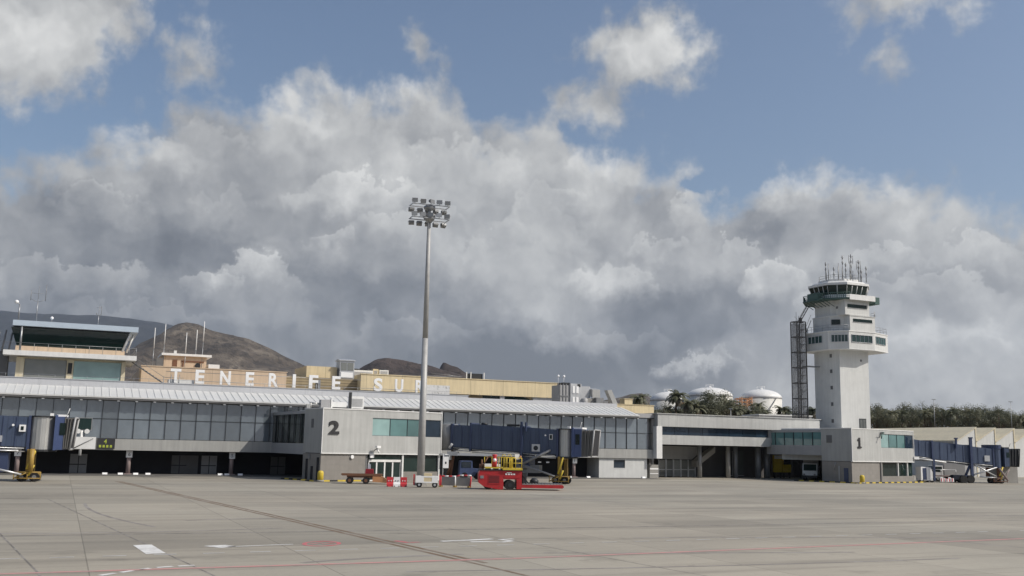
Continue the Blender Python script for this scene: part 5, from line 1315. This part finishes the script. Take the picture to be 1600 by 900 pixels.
for x in (.95,):
    for y in (.25, 2.3): MB().wheel((x, y, .35), .35, .35, 'y', 18).build('wheel', M['rubber'], t)
MB().side([(4.25, .25), (8.3, .25), (8.45, .42), (8.3, .62), (4.25, .55)], 0, 2.6).build('low_bed', M['red'], t)
MB().box(4.3, 8.2, .15, 2.45, .60, .68).build('bed_deck', M['concrete'], t)
mb = MB()
for i in range(13): mb.tube((4.5 + i * .3, .2, .72), (4.5 + i * .3, 2.4, .72), .05, None, 6)
mb.build('roller', M['galv'], t)
pf = MB().box(.6, 2.5, -.1, 2.6, 2.30, 2.42).box(2.35, 4.3, -.18, 2.6, 2.14, 2.34).build('platform', M['yellow'], t)
mb = MB()
for x in (.65, 1.4, 2.1): mb.tube((x, 2.5, 2.4), (x, 2.5, 3.5), .035, None, 6)
for x in (2.45, 3.0, 3.6, 4.2): mb.tube((x, -.1, 2.3), (x, -.1, 3.45), .04, None, 6)
mb.path([(2.45, -.1, 3.45), (4.2, -.1, 3.45), (4.2, 2.5, 3.45), (.65, 2.5, 3.5)], .04).path([(2.45, -.1, 2.9), (4.2, -.1, 2.9), (4.2, 2.5, 2.9)], .035)
for x in (2.2, 2.75): mb.path([(x, -.12, 2.4), (x, -.12, 3.5), (x + .15, -.12, 3.8), (x + .35, -.12, 3.8), (x + .45, -.12, 3.5), (x + .45, -.12, 2.4)], .032)
mb.build('railing', M['yellow'], t)
MB().box(3.05, 3.4, .5, .9, 2.34, 3.5).build('operator_stand', M['yellow'], t)
MB().box(3.55, 4.0, .2, .26, 3.3, 3.85).build('white_board', M['sign_white'], t)
MB().lathe([(.24, 2.42), (.24, 3.3), (.14, 3.45), (.2, 3.6), (.28, 3.75), (.1, 3.8)], (1.55, .5, 0), 16).build('red_cylinder', M['red_plain'], t)
MB().lathe([(.1, 3.0), (.17, 3.1), (.17, 3.25), (.1, 3.35)], (1.56, .28, 0), 10).build('gauge', M['sign_white'], t)
MB().tube((.3, .6, 2.3), (.9, .6, 3.5), .06).tube((.9, .6, 3.5), (1.2, .6, 3.6), .06).tube((.35, 1.6, 2.2), (.35, 1.6, 3.2), .08).box(.1, .6, 1, 1.6, 2.2, 2.7).build('control_lever', M['rust'], t)
MB().lathe([(.4, .7), (.45, 1.0), (.2, 1.3)], (5.6, 1.3, 0), 12).box(4.35, 4.75, .3, 2.2, .7, 1.9).build('hydraulic_motor', M['dark'], t)

# flat dolly
t = thing('flat_dolly', 'rusty brown flat deck dolly with an orange towing frame by the glass doors', 'dolly', (-17.6, 106.3, 0), 6)
MB().box(0, 4.3, 0, 1.7, .92, 1.06).build('deck', M['wood'], t)
MB().box(.1, 4.2, -.04, .02, .86, 1.08).box(.6, 4.0, .1, 1.6, .66, .9).build('frame', M['rust'], t)
for x in (.9, 2.6):
    for y in (.15, 1.55):
        w_ = MB().wheel((x, y, .36), .36, .22, 'y', 18).build('wheel', M['rubber'], t); MB().wheel((x, y, .36), .17, .25, 'y', 12).build('rim', M['rust'], w_)
MB().side([(3.3, .25), (4.9, .15), (4.9, .45), (4.2, .85), (3.3, .85)], 0, 1.6).build('towing_frame', M['orange'], t)
MB().tube((4.8, .8, .4), (5.6, .8, .3), .06).build('drawbar', M['orange'], t)
t = thing('luggage_bin', 'small red bin standing on the deck of the flat dolly', 'bin', (-17.6 + 2.35, 106.3 + 1.2, 1.06), 6)
MB().hexa([(0, 0, 0), (.9, 0, 0), (.9, .7, 0), (0, .7, 0)], [(.05, .05, .5), (.85, .05, .5), (.85, .65, .5), (.05, .65, .5)]).build('bin', M['red_plain'], t)
MB().prof([(.2, .5), (.5, .5), (.42, 1.0), (.28, 1.0)], .25, .55).build('cap', M['sign_white'], t)

# plastic road barriers, red and white
proto = None
BAR = [((-12.2, 101.6), 6, 'red', 'red plastic barrier left of the white one'), ((-11.2, 101.7), 6, 'sign_white', 'single white plastic barrier between two red ones'), ((-10.2, 101.8), 6, 'red', 'red plastic barrier right of the white one')]
for (x, y), rz, c, lab in BAR:
    t = thing('road_barrier', lab + ' near the light mast', 'barrier', (-12.2 + (x + 12.2) * .68, y, 0), rz, 'plastic road barriers left of the trolley'); t.scale = (.68, .9, .95)
    MB().prof([(-.25, 0), (.25, 0), (.22, .3), (.12, .45), (.1, 1.0), (-.1, 1.0), (-.12, .45), (-.22, .3)], 0, .95).build('shell', M['red_plain' if c == 'red' else 'sign_white'], t)
    for q in (.08, .75): MB().box(q, q + .12, -.26, .26, .0, .12).build('foot', M['dark'], t)
    for q in (.3, .65): MB().tube((q, -.16, .62), (q, .16, .62), .07, None, 8).build('hole', M['dark'] if c != 'red' else M['sign_white'], t)

# small white trolley round the foot of the mast
t = thing('baggage_trolley', 'small white framed trolley with black wheels and red end posts before the mast', 'trolley', (-9.3, 100.6, 0), 4)
MB().box(.1, 2.3, 0, 1.1, 1.0, 1.14).box(.1, 2.3, 0, 1.1, .48, .6).box(.1, .9, 0, .06, .6, 1.0).box(1.7, 2.3, 0, .06, .6, 1.0).build('body', M['sign_white'], t)
MB().box(.9, 1.7, .02, 1, .6, 1.4).build('carton', M['tan'], t)
for x in (.45, 2.0):
    for y in (.1, 1.0): w_ = MB().wheel((x, y, .28), .28, .18, 'y', 18).build('wheel', M['rubber'], t); MB().wheel((x, y, .28), .12, .2, 'y', 10).build('rim', M['alu_plain'], w_)
for x in (-.15, 2.42): MB().box(x, x + .14, .2, .4, .25, 1.3).build('end_post', M['red_plain'], t)

# low fence panels with red and white rail
t = thing('barrier_fence', 'grey low fence panels with a red and white top rail left of the red loader', 'fence', (-6.9, 103.6, 0), -12)
for i in range(2):
    MB().box(.05 + i * 1.55, 1.5 + i * 1.55, 0, .08, .15, 1.0).build('panel', M['concrete'], t)
mb = MB(); mr = MB()
for i in range(8): (mb if i % 2 else mr).tube((i * .4, .04, 1.08 + (.12 if i > 4 else 0)), (i * .4 + .4, .04, 1.08 + (.12 if i > 3 else 0)), .07, None, 8)
mb.tube((1.53, 0, 0), (1.53, 0, 1.1), .07).build('white_rail', M['sign_white'], t)
mr.tube((3.1, 0, 0), (3.2, 0, 1.1), .08).tube((0, 0, 0), (0, 0, 1.1), .07).build('red_rail', M['red_plain'], t)
for i in (0, 1.5, 3.0): MB().box(i - .12, i + .12, -.35, .4, 0, .14).build('foot', M['ochre'], t)

# bollards
for (x, y), lab in (((-20.6, 110.8), 'stout yellow bollard at the left corner of gate building 2'), ((50.6, 144.2), 'stout yellow bollard at the corner of gate building 1')):
    t = thing('bollard', lab, 'bollard', (x, y, 0), 0)
    MB().lathe([(.34, 0), (.34, .95), (.3, 1.1), (.18, 1.18), (.02, 1.2)], (0, 0, 0), 18).build('post', M['yellow'], t)
    MB().lathe([(.42, 0), (.42, .16), (.36, .18)], (0, 0, 0), 18).build('base', M['concrete'], t)

# sign on post right of gate building 2
t = thing('sign_post', 'small white notice on a thin post right of gate building 2', 'sign', (-7.3, 112.5, 0), 8)
MB().tube((0, .1, 0), (0, .1, 3.3), .05).tube((-.5, .1, 3.2), (.6, .1, 3.2), .04).build('post', M['alu_plain'], t)
MB().box(-.02, .62, 0, .06, 1.7, 2.95).build('board', M['sign_white'], t)
MB().box(.22, .38, -.01, 0, 2.15, 2.4).build('marking', M['sign_black'], t)

# yellow and black kerbs
def kerb(name, label, pts, step):
    t = thing(name, label, 'kerb', (*pts[0], 0), 0)
    o = Vector((*pts[0], 0)); a = MB(); b = MB(); k = 0
    for p, q in zip(pts, pts[1:]):
        p = Vector((*p, 0)) - o; q = Vector((*q, 0)) - o; d = q - p; L = d.length; d /= L; nn = Vector((-d.y, d.x, 0)) * .28; n = max(1, round(L / step))
        for i in range(n):
            s0, s1 = p + d * (L * i / n), p + d * (L * (i + 1) / n)
            (a if k % 2 else b).hexa([tuple(s0), tuple(s1), tuple(s1 + nn), tuple(s0 + nn)], [tuple(c + Vector((0, 0, .16))) for c in (s0, s1, s1 + nn, s0 + nn)]); k += 1
    a.build('yellow_block', M['yellow'], t); b.build('black_block', M['dark'], t)


kerb('striped_kerb', 'black and yellow striped kerb round gate building 2', [fr(B2O, B2A, *p)[:2] for p in ((-1.4, 7), (-1.3, -1.0), (5.6, -1.0))], 1.05)
G1 = ((49.48, 144.78), 40)
kerb('striped_kerb', 'black and yellow striped kerb round gate building 1', [fr(*G1, *p)[:2] for p in ((-1.3, 9), (-1.3, -1.3), (18.5, -1.3), (22.0, 1.0))], .85)

# things parked in the shade behind the middle boarding bridge
t = thing('tow_tractor', 'dark blue tow tractor parked in the shade right of gate building 2', 'tractor', (-6.2, 128.5, 0), 10)
MB().side([(0, .4), (3.0, .4), (3.0, 1.3), (1.7, 1.35), (1.6, 2.3), (.1, 2.3), (0, 1.3)], 0, 1.7).build('body', M['blue_light'], t)
MB().box(.2, 1.45, -.03, 0, 1.45, 2.2).box(1.55, 1.66, .1, 1.6, 1.5, 2.2).build('window', M['glass_blue'], t)
for x in (.65, 2.4):
    for y in (.1, 1.6): MB().wheel((x, y, .42), .42, .25, 'y', 18).build('wheel', M['rubber'], t)
t = thing('ground_power_unit', 'white ground power unit on wheels behind the red loader', 'generator', (-3.1, 127.2, 0), 8)
MB().box(0, 2.1, 0, 1.3, .55, 2.0).build('housing', M['sign_white'], t)
MB().box(.2, .9, -.03, 0, .9, 1.5).box(1.2, 1.9, -.03, 0, 1.2, 1.7).build('grille', M['dark'], t)
for x in (.4, 1.7): MB().wheel((x, .1, .35), .35, .2, 'y', 16).wheel((x, 1.2, .35), .35, .2, 'y', 16).build('wheel', M['rubber'], t)
MB().tube((-.6, .6, .5), (0, .6, .6), .06).box(-.1, 2.2, -.05, 1.35, .45, .56).build('frame', M['grey_mid'], t)

# under the right boarding bridge
gx, gy = fr(*G1, 18.6, -.5)[:2]
t = thing('white_cart', 'white cart with a dark blue door at the right corner of gate building 1', 'cart', (gx, gy, 0), 12)
MB().side([(0, .3), (2.0, .3), (2.6, .9), (2.2, 1.2), (1.7, 2.3), (0, 2.4)], 0, 1.4).build('body', M['sign_white'], t)
MB().box(.3, .95, -.03, .02, .4, 2.2).build('door', M['blue_plain'], t)
for x in (.5, 1.9): MB().wheel((x, .1, .3), .3, .2, 'y', 16).wheel((x, 1.3, .3), .3, .2, 'y', 16).build('wheel', M['rubber'], t)
t = thing('barrier_stack', 'loose pile of red and white barrier boards beside the white cart', 'barrier', (gx + 2.9, gy - .1, 0), 6)
for i in range(5):
    q = MB().box(i * .45, i * .45 + .4, -.05 + .08 * (i % 2), .05 + .08 * (i % 2), .15, .85 - .12 * (i % 3)).build('board', M['sign_white'], t)
    MB().box(i * .45 + .1, i * .45 + .22, -.07 + .08 * (i % 2), .07 + .08 * (i % 2), .2, .7).build('red_band', M['red_plain'], q)
t = service_truck('service_truck', 'white tank truck parked in the shade under the right boarding bridge', (gx + 5.5, gy + 9, 0), 4, 'grey')
t = thing('container_trailer', 'low pale trailer frame behind the right boarding bridge', 'trailer', (gx + 3.5, gy + 6.5, 0), 5)
MB().box(0, 5, 0, 1.8, .8, 1.0).build('deck', M['pinkish'], t)
MB().path([(0, 0, 1.0), (0, 0, 1.9), (5, 0, 1.9), (5, 0, 1.0)], .05).path([(2.5, 0, 1), (2.5, 0, 1.9)], .05).build('rail', M['alu_plain'], t)
for x in (.8, 4.2): MB().wheel((x, .1, .4), .4, .25, 'y', 16).wheel((x, 1.7, .4), .4, .25, 'y', 16).build('wheel', M['rubber'], t)


# ------------------------------------------------------------------ storage tanks behind the trees
for (x, r, y, lab, zt) in ((53.6, 6.0, 338, 'white domed storage tank, leftmost and partly behind palms', 23.6), (66.6, 7.6, 332, 'white domed storage tank in the middle with a small vent rail on top', 25.0), (83.2, 6.7, 330, 'white domed storage tank nearest the control tower', 24.6)):
    t = thing('storage_tank', lab, 'tank', (x, y, 8.5), 0, 'white storage tanks on the rise')
    zw = zt - 3.0 - 8.5; d = zt - 8.5
    MB().lathe([(r, 0), (r, zw)], (0, 0, 0), 40).build('shell', mat('tank_white', (.70, .69, .64), .5, wear=.08, streak=.2, lines=(0, 1.8, .03), line_dark=.25) if r == 6.0 else bpy.data.materials['tank_white'], t)
    n = 8; MB().lathe([(r * math.cos(i * math.pi / 2 / n) + .05, zw + (d - zw) * math.sin(i * math.pi / 2 / n)) for i in range(n)] + [(.4, d)], (0, 0, 0), 40).build('dome', M['white_plain'], t)
    mb = MB().lathe([(r + .12, zw - .1), (r + .12, zw + .12)], (0, 0, 0), 40)
    mb.build('rim', M['grey'], t)
    mb = MB().lathe([(.6, d - .1), (.6, d + .3), (.2, d + .5)], (0, 0, 0), 12)
    for i in range(8):
        a = 2 * math.pi * i / 8; mb.tube((1.3 * math.cos(a), 1.3 * math.sin(a), d - .2), (1.3 * math.cos(a), 1.3 * math.sin(a), d + .9), .04, None, 5)
        b = a + math.pi / 4; mb.tube((1.3 * math.cos(a), 1.3 * math.sin(a), d + .9), (1.3 * math.cos(b), 1.3 * math.sin(b), d + .9), .04, None, 5)
    mb.build('vent', M['sign_white'], t)
    mb = MB()
    for i in range(30):
        a = -2.4 + i * .045; b = a + .045; z0, z1 = i / 30 * zw, (i + 1) / 30 * zw
        mb.tube(((r + .3) * math.cos(a), (r + .3) * math.sin(a), z0), ((r + .3) * math.cos(b), (r + .3) * math.sin(b), z1), .12, None, 5)
    mb.build('spiral_stair', M['grey_mid'], t)
t = thing('orange_gantry', 'orange steel gantry between the two right hand storage tanks', 'gantry', (73.4, 322, 7.2), 0)
mb = MB()
for i in range(4):
    for y in (0, 3): mb.tube((i * 1.6, y, 0), (i * 1.6, y, 13.6 + (i % 2) * .8), .16, None, 6)
for z in (11.5, 12.6, 13.6): mb.box(-.2, 5, -.1, 3.1, z, z + .35)
mb.tube((0, 0, 11.5), (4.8, 0, 13.8), .12).tube((0, 0, 13.8), (4.8, 0, 11.5), .12)
mb.build('frame', M['orange'], t)
MB().box(3.6, 4.9, -.2, 3, 9.5, 11.4).build('white_cabin', M['sign_white'], t)
t = thing('orange_roof', 'small orange roofed plant shed behind the palms by the leftmost tank', 'shed', (55.5, 318, 8.5), 10)
MB().box(0, 3.2, 0, 3, 0, 9.8).build('wall', M['sign_white'], t)
MB().prof([(-.4, 9.6), (3.4, 9.6), (1.5, 10.8)], -.3, 3.5).build('roof', M['orange'], t)
t = thing('grey_wall_building', 'low plain grey building behind the bridge left of the stair tower', 'building', (55.5, 222, 0), 14)
MB().box(0, 13, 0, 8, 0, 12.2).build('wall', M['grey'], t)
MB().box(-.15, 13.15, -.15, 8.1, 12.2, 12.45).build('coping', M['white_plain'], t)

# ------------------------------------------------------------------ sawtooth hangars on the right
HO, HA = (91.6, 205.0), 20
for i in range(7):
    lab = ['first cream sawtooth hangar bay with a grey shuttered flank', 'second cream sawtooth hangar bay', 'third cream sawtooth hangar bay above the bridge hood', 'fourth cream sawtooth hangar bay', 'fifth cream sawtooth hangar bay', 'sixth cream sawtooth hangar bay', 'seventh cream sawtooth hangar bay'][i]
    if i > 2: lab = 'cream sawtooth hangar bay beyond the right edge'
    t = thing('sawtooth_hangar', lab, 'hangar', fr(HO, HA, i * 5.15, 0), HA, 'sawtooth hangar bays')
    MB().side([(0, 0), (5.0, 0), (5.0, 9.9), (0, 7.2)], 0, 34).build('wall', M['white_render'], t)
    MB().side([(-.15, 7.15), (5.06, 10.02), (5.06, 10.14), (-.15, 7.28)], -.3, 34.2).build('roof', M['cream'], t)
    MB().box(4.86, 5.08, -.12, .0, 0, 10.0).build('downpipe', M['cream'], t)
    if i == 0:
        MB().box(-.08, 0, 1.0, 17, 3, 7.0).build('shutter', M['concrete'], t); MB().box(-.12, -.08, 8.9, 9.1, 3, 7).build('shutter_post', M['grey'], t)
    if i == 2: MB().box(.5, 4.6, -.06, 0, .2, 4.4).build('pale_green_door', mat('pale_green_door', (.40, .43, .25), .6), t)
    if i in (0, 1): MB().box(.6, 4.4, -.06, 0, .2, 4.6).build('hangar_door', M['grey'], t)

# ------------------------------------------------------------------ trees
def palm_mesh(h, seed, nf=38, L=2.6, dry=True):
    rn = random.Random(seed); tr = MB(); pts = []; bx, by = rn.uniform(-.5, .5), rn.uniform(-.5, .5)
    for i in range(6):
        f = i / 5; pts.append((bx * f * f, by * f * f, h * f))
    for i in range(5): tr.tube(pts[i], pts[i + 1], .26 - .02 * i, .24 - .02 * i, 8)
    top = Vector(pts[-1]); cr = MB()
    for k in range(nf):
        a = rn.uniform(0, 2 * math.pi); up = rn.uniform(-.55, 1.15); l = L * rn.uniform(.75, 1.15)
        d = Vector((math.cos(a), math.sin(a), 0)); q = Vector((-d.y, d.x, 0)); p = top.copy(); ang = up; n = 6
        mi = 1 if (dry and up < -.25) else 0
        for i in range(n):
            st = l / n; e = p + (d * math.cos(ang) + Vector((0, 0, math.sin(ang)))) * st
            w0 = .34 * (1 - abs(i / n - .35)); w1 = .34 * (1 - abs((i + 1) / n - .35)) if i < n - 1 else .04
            dr = Vector((0, 0, -.16))
            for sgn in (-1, 1):
                # leaflets with gaps: two narrow blades per step
                for g0, g1 in ((0, .42), (.5, .92)):
                    A = p.lerp(e, g0); B = p.lerp(e, g1); wa = w0 + (w1 - w0) * g0; wb = w0 + (w1 - w0) * g1
                    fwd = (e - p) * .35
                    cr.add([A, B, B + q * sgn * wb * 1.6 + dr + fwd, A + q * sgn * wa * 1.6 + dr + fwd], [(0, 1, 2, 3)], mi)
            p = e; ang -= rn.uniform(.18, .36)
    return tr, cr


def bush_mesh(h, r, seed, n=900, leaf=.34, tall=1.0):
    rn = random.Random(seed); tr = MB(); cr = MB(); zt = h * .30
    tr.tube((0, 0, 0), (.1, 0, zt), .22, .16, 8)
    cl = []
    for i in range(13):
        a = rn.uniform(0, 6.28); rr = r * math.sqrt(rn.random()) * .85; z = rn.uniform(.22, .95) * h
        k = 1 - max(0, (z / h - .55)) * 1.1
        c = Vector((rr * k * math.cos(a), rr * k * math.sin(a), z)); cl.append((c, rn.uniform(.45, .8) * r * .62))
        tr.tube((.1, 0, zt * rn.uniform(.7, 1)), tuple(c), .09, .03, 5)
    for i in range(n):
        c, cr_ = rn.choice(cl); v = Vector((rn.gauss(0, 1), rn.gauss(0, 1), rn.gauss(0, .8))); v.normalize()
        p = c + v * cr_ * rn.uniform(.45, 1.08); u = Vector((rn.gauss(0, 1), rn.gauss(0, 1), rn.gauss(0, .6))).normalized()
        w_ = u.cross(v).normalized() if u.cross(v).length > .01 else Vector((1, 0, 0)); u = v.cross(w_).normalized() * .7 + v * rn.uniform(-.4, .4)
        s_ = leaf * rn.uniform(.6, 1.3)
        cr.add([p - u * s_ * .5, p + w_ * s_ * .35, p + u * s_ * .6, p - w_ * s_ * .35], [(0, 1, 2, 3)])
    return tr, cr


PROTO = {}
def grow_tree(kind, name, label, loc, sc, group):
    if kind not in PROTO:
        t = thing(name, label, 'tree', loc, random.uniform(0, 360), group); t.scale = (sc,) * 3
        if kind.startswith('palm'):
            tr, cr = palm_mesh(7.2, 11 + len(PROTO) * 7); tr.build('trunk', M['bark'], t); cr.build('crown', [M['palm'], M['dry']], t)
        else:
            tr, cr = bush_mesh(6.2, 2.9, 5 + len(PROTO) * 13, 3000, .22); tr.build('trunk', M['bark'], t); cr.build('crown', M['leaf'], t)
        PROTO[kind] = t; return t
    t = dup(PROTO[kind], loc, random.uniform(0, 360), label); t.scale = (sc * random.uniform(.92, 1.08), sc * random.uniform(.92, 1.08), sc)
    t['group'] = group; t.name = name
    return t


rn = random.Random(3)
GL = 'trees before the storage tanks'
LP, LB = 'dark palm in the clump before the white storage tanks', 'dark bushy tree in the clump before the white storage tanks'
grow_tree('palm1', 'palm_tree', 'lone dark palm standing left of the white storage tanks', (33.4, 256, 8.4), 1.18, 'lone palms')
PROTO['palm1']['group'] = 'lone palms'
grow_tree('bush1', 'bushy_tree', 'small dark bush at the foot of the lone palm', (33.2, 250, 8.2), .92, 'lone bushes')
for px_, top, kd in ((1030, 634, 'bush2'), (1040, 636, 'bush1'), (1053, 610, 'palm2'), (1045, 634, 'palm1'), (1062, 634, 'bush2'), (1074, 622, 'palm2'), (1080, 632, 'bush1'), (1089, 636, 'bush2'), (1102, 616, 'bush3'), (1110, 615, 'bush1'), (1117, 622, 'bush2'),
                     (1096, 630, 'bush1'), (1127, 620, 'bush3'), (1134, 616, 'bush2'), (1140, 624, 'palm2'), (1150, 636, 'palm1'), (1158, 634, 'bush1'), (1166, 640, 'bush2'), (1174, 634, 'bush3'), (1186, 628, 'palm2'), (1194, 640, 'palm1'), (1180, 640, 'bush1'), (1122, 640, 'palm1'), (1070, 640, 'palm1'), (1034, 642, 'palm2'), (1084, 630, 'palm2'), (1092, 626, 'palm1'), (1106, 632, 'palm2'), (1116, 634, 'palm1'), (1130, 630, 'palm2'), (1146, 634, 'palm2'), (1160, 642, 'palm2'), (1170, 640, 'palm1'), (1026, 640, 'palm1'), (1056, 640, 'palm2')):
    y = 262 + rn.uniform(-9, 9); a = (px_ - 800) / 1550; zz = (698 + .02 * (px_ - 800) - top) / 1550 * y + 4.2; x = a * y * 1.004 + .02 * zz
    zb = terrain_z(x, y) - .2; H = zz - zb
    grow_tree(kd, 'palm_tree' if kd.startswith('palm') else 'bushy_tree', LP if kd.startswith('palm') else LB, (x, y, zb), H / (8.6 if kd.startswith('palm') else 6.3), GL + (', palms' if kd.startswith('palm') else ', bushy'))
for px_, top, kd in ((1220, 634, 'palm1'), (1229, 636, 'palm2'), (1236, 640, 'bush2'), (1265, 636, 'palm2'), (1272, 640, 'bush1')):
    y = 258; a = (px_ - 800) / 1550; zz = (698 + .02 * (px_ - 800) - top) / 1550 * y + 4.2; x = a * y * 1.004; zb = terrain_z(x, y) - .2
    grow_tree(kd, 'palm_tree' if kd.startswith('palm') else 'bushy_tree', 'dark palm beside the steel stair tower' if kd.startswith('palm') else 'dark bush beside the steel stair tower', (x, y, zb), (zz - zb) / (8.6 if kd.startswith('palm') else 6.3), 'trees beside the stair tower' + (', palms' if kd.startswith('palm') else ', bushes'))
# the long belt behind the hangars
for row, (yy, dz, stp) in enumerate(((272, -1.3, 11.5), (286, -.4, 10.5), (302, .3, 9.5))):
    px_ = 1345
    while px_ < 1720:
        y = yy + rn.uniform(-5, 5); a = (px_ - 800) / 1550
        top_z = 17.6 + dz + rn.uniform(-1.0, .8) - max(0, px_ - 1550) * .022
        x = a * y * 1.004 + .02 * top_z; zb = terrain_z(x, y) - .3
        kd = rn.choice(['palm1', 'palm2', 'bush1', 'bush2', 'bush3', 'palm2'] if row < 2 else ['bush1', 'bush2', 'bush3', 'palm1', 'bush3'])
        pm = kd.startswith('palm')
        grow_tree(kd, 'palm_tree' if pm else 'bushy_tree', 'palm in the long tree belt behind the hangars' if pm else 'bushy tree in the long tree belt behind the hangars', (x, y, zb), (top_z - zb) / (8.6 if pm else 6.3), 'tree belt behind the hangars' + (', palms' if pm else ', bushy'))
        px_ += stp * rn.uniform(.75, 1.25)
for i, (px_, y) in enumerate(((1457, 262), (1576, 262), (1142, 245))):
    a = (px_ - 800) / 1550; x = a * y * 1.004
    t = thing('light_pole', ['slim grey light pole rising before the tree belt, left one', 'slim grey light pole rising before the tree belt, right one', 'slim pale light pole before the palms by the storage tanks'][i], 'light pole', (x, y, terrain_z(x, y)), 0)
    MB().tube((0, 0, 0), (0, 0, 9.6), .10, .06, 8).build('pole', M['galv'], t)
    MB().box(-.5, .5, -.12, .12, 9.6, 9.75).build('lamp_head', M['galv'], t)


# ------------------------------------------------------------------ air
def haze():
    m = bpy.data.materials.new('haze_air'); m.use_nodes = True; nt = m.node_tree; nt.nodes.clear()
    o = nt.nodes.new('ShaderNodeOutputMaterial'); v = nt.nodes.new('ShaderNodeVolumePrincipled')
    v.inputs['Color'].default_value = (.72, .83, 1.0, 1); v.inputs['Density'].default_value = 3.4e-5; v.inputs['Anisotropy'].default_value = .2
    nt.links.new(v.outputs[0], o.inputs['Volume'])
    h = MB().box(-11600, 11600, -11600, 12100, -60, 1500).build('haze', m)
    tag(h, "thin pale haze between the airport and the far mountain", "haze", kind='stuff')


haze()
